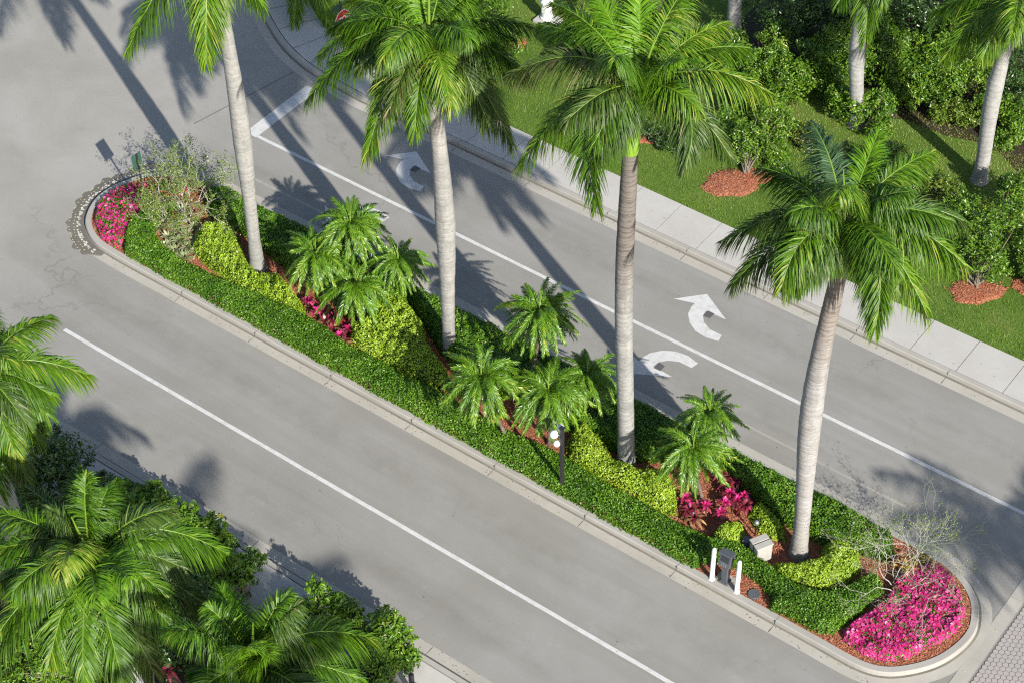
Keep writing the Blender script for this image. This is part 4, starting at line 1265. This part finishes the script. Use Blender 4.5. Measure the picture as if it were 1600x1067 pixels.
bush('shrub', (100, 775), [(100, 715, 1.3, .75), (75, 690, 1.2, .5), (115, 755, .9, .5), (60, 740, 1.0, .5)], 5500, .12, 'bush_dark', 'dark shrub between the left edge palm and the lower left palm crown', 'shrub', 550, NEAR_G)
bush('shrub', (270, 845), [(250, 790, 1.2, .5), (225, 820, 1.0, .45), (290, 800, 1.2, .4), (340, 815, 1.3, .3), (215, 775, 1.0, .35)], 3000, .125, 'bush', 'open leafy shrub with one yellow flower above the lower left palm crown', 'shrub', 551, NEAR_G, flower=(345, 806, 1.55), clusters=24)
bush('shrub', (385, 935), [(375, 890, 1.1, .5), (400, 875, 1.1, .35), (345, 890, 1.0, .5), (315, 920, .8, .6)], 4200, .125, 'bush', 'shrub poking over the near sidewalk right of the lower left palm', 'shrub', 552, NEAR_G)
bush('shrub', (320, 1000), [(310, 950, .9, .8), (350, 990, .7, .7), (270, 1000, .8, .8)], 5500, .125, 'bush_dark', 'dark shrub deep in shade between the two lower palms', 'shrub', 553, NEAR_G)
bush('shrub', (505, 1000), [(495, 920, 1.5, .35), (520, 950, 1.1, .5), (480, 960, .9, .45), (545, 960, 1.0, .4), (560, 990, .8, .5)], 4800, .125, 'bush', 'shrub with an upright leafy tip over the near kerb at the bottom', 'shrub', 554, NEAR_G)
bush('shrub', (605, 1070), [(605, 975, 1.4, .5), (600, 1015, 1.1, .6), (630, 1000, 1.1, .35), (580, 1045, .9, .7), (635, 1030, .9, .4)], 6500, .125, 'bush', 'rightmost broad leaved shrub at the bottom, next to the small dark post', 'shrub', 555, NEAR_G)
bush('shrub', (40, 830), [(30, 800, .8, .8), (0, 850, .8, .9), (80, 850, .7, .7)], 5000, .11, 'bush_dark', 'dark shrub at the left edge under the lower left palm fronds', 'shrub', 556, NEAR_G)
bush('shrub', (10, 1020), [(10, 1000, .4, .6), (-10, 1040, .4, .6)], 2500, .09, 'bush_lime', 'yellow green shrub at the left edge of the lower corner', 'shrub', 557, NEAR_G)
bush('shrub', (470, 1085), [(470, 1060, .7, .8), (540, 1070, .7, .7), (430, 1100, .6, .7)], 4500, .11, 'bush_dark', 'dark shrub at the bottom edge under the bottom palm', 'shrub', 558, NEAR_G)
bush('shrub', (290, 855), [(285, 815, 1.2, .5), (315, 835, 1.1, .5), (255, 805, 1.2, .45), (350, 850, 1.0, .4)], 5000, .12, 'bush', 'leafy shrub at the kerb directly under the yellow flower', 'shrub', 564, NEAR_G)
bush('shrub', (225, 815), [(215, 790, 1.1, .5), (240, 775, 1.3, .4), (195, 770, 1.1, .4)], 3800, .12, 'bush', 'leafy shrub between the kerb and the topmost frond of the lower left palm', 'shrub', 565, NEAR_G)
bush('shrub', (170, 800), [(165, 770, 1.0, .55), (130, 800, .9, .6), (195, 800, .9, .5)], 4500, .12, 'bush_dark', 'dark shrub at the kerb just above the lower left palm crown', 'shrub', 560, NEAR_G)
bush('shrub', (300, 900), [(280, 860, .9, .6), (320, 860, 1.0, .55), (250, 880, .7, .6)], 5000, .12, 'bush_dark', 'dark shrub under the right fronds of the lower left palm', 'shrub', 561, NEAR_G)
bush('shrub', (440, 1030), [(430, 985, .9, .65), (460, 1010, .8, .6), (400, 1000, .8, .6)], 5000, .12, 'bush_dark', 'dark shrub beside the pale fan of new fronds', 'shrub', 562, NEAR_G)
bush('shrub', (100, 1060), [(90, 1020, .6, .8), (140, 1050, .5, .7), (50, 1060, .5, .7)], 5000, .11, 'bush', 'leafy shrub low under the lower left palm', 'shrub', 563, NEAR_G)
o = rosette('c', np.random.default_rng(3), 30, .5, .06, [1], stem=.4).obj('cordyline', [M['cordy_dark'], M['twig_brown']])
o.location = G(265, 1062, .12)
tag(o, 'lone dark red cordyline at the bottom edge between the two lower palms', 'cordyline')


# twiggy, half bare shrubs
def twiggy(base, spread, height, seed, label, leaf_n, leaf_size, leaf_mat_name, lean, twig_r=.024, depth=6, dry=0, dry_at=None, length=.55):
    rng = np.random.default_rng(seed)
    b = G(*base, .12)
    e = empty('twiggy_shrub', b, label, 'shrub', 'twiggy half bare shrubs at the ends of the median')
    m = Mesh()
    ends = []

    def grow(p, d, l, r, k):
        n = 5
        P = [p]
        q = p.copy()
        dd = d.copy()
        for i in range(n):
            dd = nrm(dd + rng.normal(0, .17, 3) + np.array([0, 0, .03]))
            q = q + dd * l / n
            P.append(q)
        m.tube(np.array(P), np.linspace(r, r * .68, n + 1), 5 if r > .008 else 4, 0, False)
        if k <= 2: ends.extend(P[1:])
        if k == 0: return
        for _ in range(2 if rng.random() < .62 else 3):
            nd = nrm(dd + rng.normal(0, .55, 3) * [1, 1, .7] + np.array([0, 0, -.02]))
            grow(q if rng.random() < .7 else P[3], nd, l * rng.uniform(.68, .95), r * .62, k - 1)

    for i in range(8):
        a = i * .785 + rng.normal(0, .25)
        d = nrm(np.array([math.cos(a) * spread, math.sin(a) * spread, height]) + np.array(lean))
        grow(b + rng.normal(0, .06, 3) * [1, 1, 0], d, length * rng.uniform(.8, 1.25), twig_r, depth - 2)
    m.obj('branches', M['twig'], e, b)
    E = np.array(ends)
    f = Mesh()
    ii = rng.integers(0, len(E), leaf_n)
    pos = E[ii] + rng.normal(0, .05, (leaf_n, 3))
    leaves_at(f, pos, np.tile([0, 0, 1.0], (leaf_n, 1)), leaf_size, rng, .9, .55)
    f.obj('foliage', M[leaf_mat_name], e, b)
    if dry:
        c = G(*dry_at)
        g = Mesh()
        leaves_at(g, c + rng.normal(0, 1, (dry, 3)) * [.18, .14, .07], np.tile([0, 0, 1.0], (dry, 1)), .12, rng, .6, .5)
        g.obj('dry_leaves', M['dry'], e, b)
    return e


twiggy((293, 345), 1.0, .95, 601, 'bushy twiggy shrub with grey branches and green leaves at the left end of the median', 10000, .058, 'bush_lime', (-.22, .22, 0), .021, 7, length=.70)
twiggy((1398, 925), 1.0, .75, 602, 'nearly bare shrub of pale tangled twigs at the right end of the median', 3600, .042, 'bush_lime', (-.12, .62, .1), .0135, 7, 130, (1414, 880, .45), .84)

# mulch rings on the far lawn
for k, (px, py, rx, ry) in enumerate([(1140, 287, 42, 22), (1180, 277, 26, 13), (1525, 456, 44, 19), (1612, 447, 32, 14), (807, 68, 16, 9), (695, 105, 22, 7), (1010, 216, 26, 9)]):
    t = np.arange(28) / 28 * 6.283
    rr = 1 + .10 * np.sin(t * 3 + k) + .06 * np.sin(t * 7 + 2 * k)
    P = GP(np.column_stack([px + rx * rr * np.cos(t), py + ry * rr * np.sin(t)]), .15)
    c = P.mean(0)
    m = Mesh()
    rings = [(1.0, .132), (.85, .185), (.5, .215), (.12, .22)]
    V = np.vstack([np.column_stack([c + (P - c) * s, np.full(28, z)]) for s, z in rings])
    for a in range(3):
        i = np.arange(28); j = (i + 1) % 28
        m.add(V[a * 28:(a + 2) * 28], np.stack([i, i + 28, j + 28, j], -1))
    m.poly(V[-28:][::-1])
    n = 620
    q = np.sqrt(RNG.random(n))[:, None] * np.where(RNG.random((n, 1)) < .22, RNG.uniform(1.0, 1.28, (n, 1)), 1.0); w = RNG.integers(0, 28, n)
    xy = c + (P[w] - c) * q * RNG.uniform(.9, 1.04, (n, 1))
    zz = np.maximum(.215 - .08 * np.clip(q[:, 0] - .5, 0, 1) ** 1.5 * 2, .165) + .008
    leaves_at(m, np.column_stack([xy, zz]), np.tile([0, 0, 1.0], (n, 1)), .075, RNG, .4, .35, 1)
    tag(m.obj('mulch_ring', [M['mulch'], M['chips']]), kind='stuff')


# ------------------------------------------------------------------ street furniture
def bollard(px, py, label):
    b = G(px, py, .13)
    e = empty('bollard', b, label, 'bollard', 'white bollards either side of the keypad')
    m = Mesh()
    r = .064
    m.lathe((0, 0, 0), [(r + .03, 0), (r + .03, .02), (r, .025), (r, 1.16), (r * .98, 1.20), (r * .86, 1.245), (r * .6, 1.28), (r * .25, 1.298), (.004, 1.30)], 20)
    m.obj('post', M['white'], e, smooth=True)
    for z in (.97, 1.09):
        t = Mesh()
        t.lathe((0, 0, z), [(r, -.014), (r + .003, -.013), (r + .003, .013), (r, .014)], 20)
        t.obj('band', M['tape'], e, smooth=True)
    return e


bollard(1112, 904, 'white bollard left of the dark keypad pedestal')
bollard(1151, 924, 'white bollard right of the dark keypad pedestal')

b = G(1133, 908, .13)
e = empty('keypad_pedestal', b, 'dark slate keypad pedestal on a small concrete pad between two white bollards', 'keypad')
m = Mesh(); m.box((.02, .02, -.03), (.62, .5, .08)); bevel(m.obj('pad', M['kerb'], e), .01)
m = Mesh(); m.box((0, 0, .04), (.26, .26, .06)); m.box((0, 0, .42), (.17, .17, .76)); bevel(m.obj('post', M['slate'], e), .012)
m = Mesh()
T = np.array([[1, 0, 0], [0, math.cos(-.35), -math.sin(-.35)], [0, math.sin(-.35), math.cos(-.35)]])
m.box((0, -.02, .98), (.34, .22, .44), 0, 0, T)
m.box((0, -.03, 1.215), (.40, .30, .035), 0, 0, T)
hd = bevel(m.obj('head', M['slate'], e), .012)
m = Mesh(); m.box(np.array([0, -.02, .98]) + T @ np.array([0, -.113, .05]), (.24, .012, .22), 0, 0, T); m.obj('screen', M['glass'], hd)
m = Mesh()
for i in range(3):
    for j in range(3):
        m.box(np.array([0, -.02, .98]) + T @ np.array([-.06 + i * .06, -.114, -.11 - j * .035]), (.035, .012, .022), 0, 0, T)
m.obj('keypad', M['galv'], hd)

b = G(1178, 928, .135)
m = Mesh(); m.lathe(b, [(.17, -.02), (.17, .025), (.15, .035), (.13, .03), (.004, .03)], 24)
tag(m.obj('valve_cover', M['slate'], None, b), 'round dark valve cover set in mulch right of the white bollards', 'valve cover')

# utility cabinet
b = G(1187, 872, .13)
e = empty('utility_cabinet', b, 'pale grey utility cabinet with a dark slot down its lid, behind the keypad', 'cabinet')
rz = math.radians(-28)
m = Mesh(); m.box((0, 0, .38), (.42, .46, .58), rz); bevel(m.obj('body', M['grey_box'], e), .015)
m = Mesh()
cz, sz = math.cos(rz), math.sin(rz)
for s in (-1, 1):
    m.box((s * .115 * cz, s * .115 * sz, .695), (.20, .52, .045), rz)
bevel(m.obj('lid', M['grey_box'], e), .012)
m = Mesh(); m.box((0, 0, .685), (.045, .50, .03), rz); m.box((.236 * sz, -.236 * cz, .38), (.026, .012, .54), rz); m.obj('slot', M['black'], e)
m = Mesh(); m.box((.214 * cz, .214 * sz, .38), (.014, .40, .48), rz); bevel(m.obj('side_panel', M['grey_box'], e), .004)
m = Mesh(); m.box((-.12 * cz + .236 * sz, -.12 * sz - .236 * cz, .50), (.07, .012, .07), rz); m.obj('sticker', M['yellow'], e)
for s in ((-.16, -.2), (-.06, -.26), (.02, -.24), (.14, -.2)):
    x, y = s[0] * cz - s[1] * sz, s[0] * sz + s[1] * cz
    m = Mesh(); m.tube(np.array([[x, y, -.02], [x + .01, y - .01, .06], [x - .01, y + .01, .12]]), .018, 7); m.obj('conduit', M['white'], e, smooth=True)

b = G(1166, 858, .13)
m = Mesh(); m.box(b + [0, 0, .2], (.20, .16, .42), .3); m.box(b + [0, 0, .425], (.24, .20, .03), .3)
tag(bevel(m.obj('control_box', M['slate'], None, b), .01), 'small dark control box left of the grey cabinet', 'control box')
b = G(1180, 836, .13)
e = empty('path_light', b, 'small light with a pale ball cap behind the grey cabinet', 'garden light')
m = Mesh(); m.tube(np.array([[0, 0, 0], [0, 0, .25], [0, 0, .5]]), .022, 8); m.obj('stake', M['black'], e, smooth=True)
m = Mesh(); m.lathe((0, 0, .48), [(.04, 0), (.065, .02), (.075, .06), (.065, .1), (.035, .128), (.004, .135)], 16); m.obj('cap', M['galv'], e, smooth=True)

b = G(371, 408, .14)
e = empty('spot_light', b, 'small white garden spotlight aimed at the leftmost median palm trunk', 'garden light')
m = Mesh(); m.tube(np.array([[0, 0, 0], [0, 0, .15], [0, 0, .30]]), .018, 8); m.obj('stake', M['black'], e, smooth=True)
m = Mesh(); m.tube(np.array([[-.06, .05, .28], [0, 0, .34], [.05, -.04, .40], [.09, -.08, .45]]), [.045, .06, .06, .065], 14); m.obj('lamp_head', M['white'], e, smooth=True)

# lamp post with three white floodlights
b = G(878, 768, .13)
e = empty('lamp_post', b, 'black square lamp post with three white round floodlights at the hedge edge', 'lamp post')
m = Mesh(); m.box((0, 0, .03), (.22, .22, .06)); m.box((0, 0, 1.32), (.095, .095, 2.56)); m.box((0, 0, 2.615), (.15, .15, .035)); bevel(m.obj('pole', M['black'], e), .008)
for dx, dy, z, r, az in ((-.20, -.10, 2.33, .125, 3.5), (-.12, .10, 2.47, .105, 2.4), (-.13, -.07, 1.98, .10, 3.8)):
    d = np.array([math.cos(az), math.sin(az), -.25]); d = nrm(d)
    c = np.array([dx, dy, z])
    m = Mesh()
    m.tube(np.array([[0, 0, z + .02], c * [.5, .5, 1] + [0, 0, .04], c]), .018, 7)
    arm = m.obj('arm', M['black'], e, smooth=True)
    m = Mesh()
    tt = np.array([-.95, -.75, -.4, 0, .4, .75, .95])
    m.tube(c + d[None] * (tt * r)[:, None], r * np.sqrt(1 - tt ** 2), 16)
    m.obj('floodlight', M['white'], e, smooth=True)

# traffic sign at the left end (we see its green back)
b = G(231, 335, .13)
e = empty('traffic_sign', b, 'traffic sign at the left end of the median, green back of its plate towards us', 'sign')
m = Mesh(); m.tube(np.array([[0, 0, 0], [0, 0, 1.2], [0, 0, 2.5]]), .03, 8); m.obj('post', M['black'], e, smooth=True)
m = Mesh(); m.box((-.04, 0, 2.18), (.012, .40, .60)); pl = bevel(m.obj('plate', M['green_metal'], e), .004)
m = Mesh(); m.box((-.05, 0, 2.18), (.004, .35, .55)); m.obj('plate_face', M['white'], pl)

# stop sign facing the right-hand lane
b = G(541, 112, .14)
pz = 2.2
e = empty('stop_sign', b, 'red octagonal stop sign half hidden by palm fronds at the street corner', 'stop sign')
m = Mesh(); m.tube(np.array([[0, 0, 0], [0, 0, 1.5], [0, 0, 2.95]]), .03, 8); m.obj('post', M['black'], e, smooth=True)


def octagon(x0, x1, r):
    m = Mesh()
    th = (np.arange(8) + .5) * math.pi / 4
    A = np.column_stack([np.full(8, x0), r * np.cos(th), pz + r * np.sin(th)])
    B = A.copy(); B[:, 0] = x1
    m.poly(A[::-1]); m.poly(B)
    i = np.arange(8)
    m.add(np.vstack([A, B]), np.stack([i, (i + 1) % 8, (i + 1) % 8 + 8, i + 8], -1))
    return m


pl = octagon(.036, .048, .40).obj('plate', M['white'], e)
octagon(.048, .051, .375).obj('red_face', M['red_metal'], pl)
tx = bpy.data.curves.new('lettering', 'FONT')
tx.body = 'STOP'; tx.size = .33; tx.align_x = 'CENTER'; tx.align_y = 'CENTER'; tx.extrude = .002; tx.offset = .006
tx.materials.append(M['white'])
to = bpy.data.objects.new('lettering', tx)
COL.objects.link(to)
lm = bpy.data.meshes.new_from_object(to.evaluated_get(bpy.context.evaluated_depsgraph_get()))
bpy.data.objects.remove(to)
to = bpy.data.objects.new('lettering', lm)
COL.objects.link(to); to.parent = pl
to.location = (.055, 0, pz); to.rotation_euler = (math.pi / 2, 0, math.pi / 2); to.scale = (.82, 1.05, 1)
m = Mesh(); m.box((0, .0, 2.78), (.02, .80, .17)); bevel(m.obj('street_name_blade', M['green_metal'], e), .004)

# white pedestal on a slab by the top edge
b = G(856, 34, .13)
e = empty('white_pedestal', b, 'white domed pedestal on a square concrete slab at the top edge', 'pedestal')
m = Mesh(); m.box((0, 0, .04), (.85, .70, .12)); bevel(m.obj('slab', M['walk'], e), .012)
m = Mesh(); m.lathe((-.08, .05, .10), [(.24, 0), (.24, .06), (.20, .09), (.19, .62), (.235, .66), (.235, .72), (.17, .82), (.07, .88), (.004, .89)], 12); m.obj('body', M['white'], e)
m = Mesh(); m.box((-.08, -.145, .50), (.16, .03, .22)); bevel(m.obj('panel', M['white'], e), .006)

# small post at the bottom edge
b = G(645, 1085, .13)
e = empty('path_post', b, 'short dark post with a white lamp cap at the bottom edge beside the shrub', 'garden light')
m = Mesh(); m.box((0, 0, .45), (.11, .11, .90)); bevel(m.obj('post', M['black'], e), .008)
m = Mesh(); m.lathe((.17, -.05, .55), [(.05, 0), (.085, .03), (.09, .07), (.06, .12), (.004, .135)], 14); m.obj('cap', M['white'], e, smooth=True)
m = Mesh(); m.tube(np.array([[.05, 0, .58], [.12, -.03, .60], [.17, -.05, .58]]), .014, 6); m.obj('arm', M['black'], e, smooth=True)
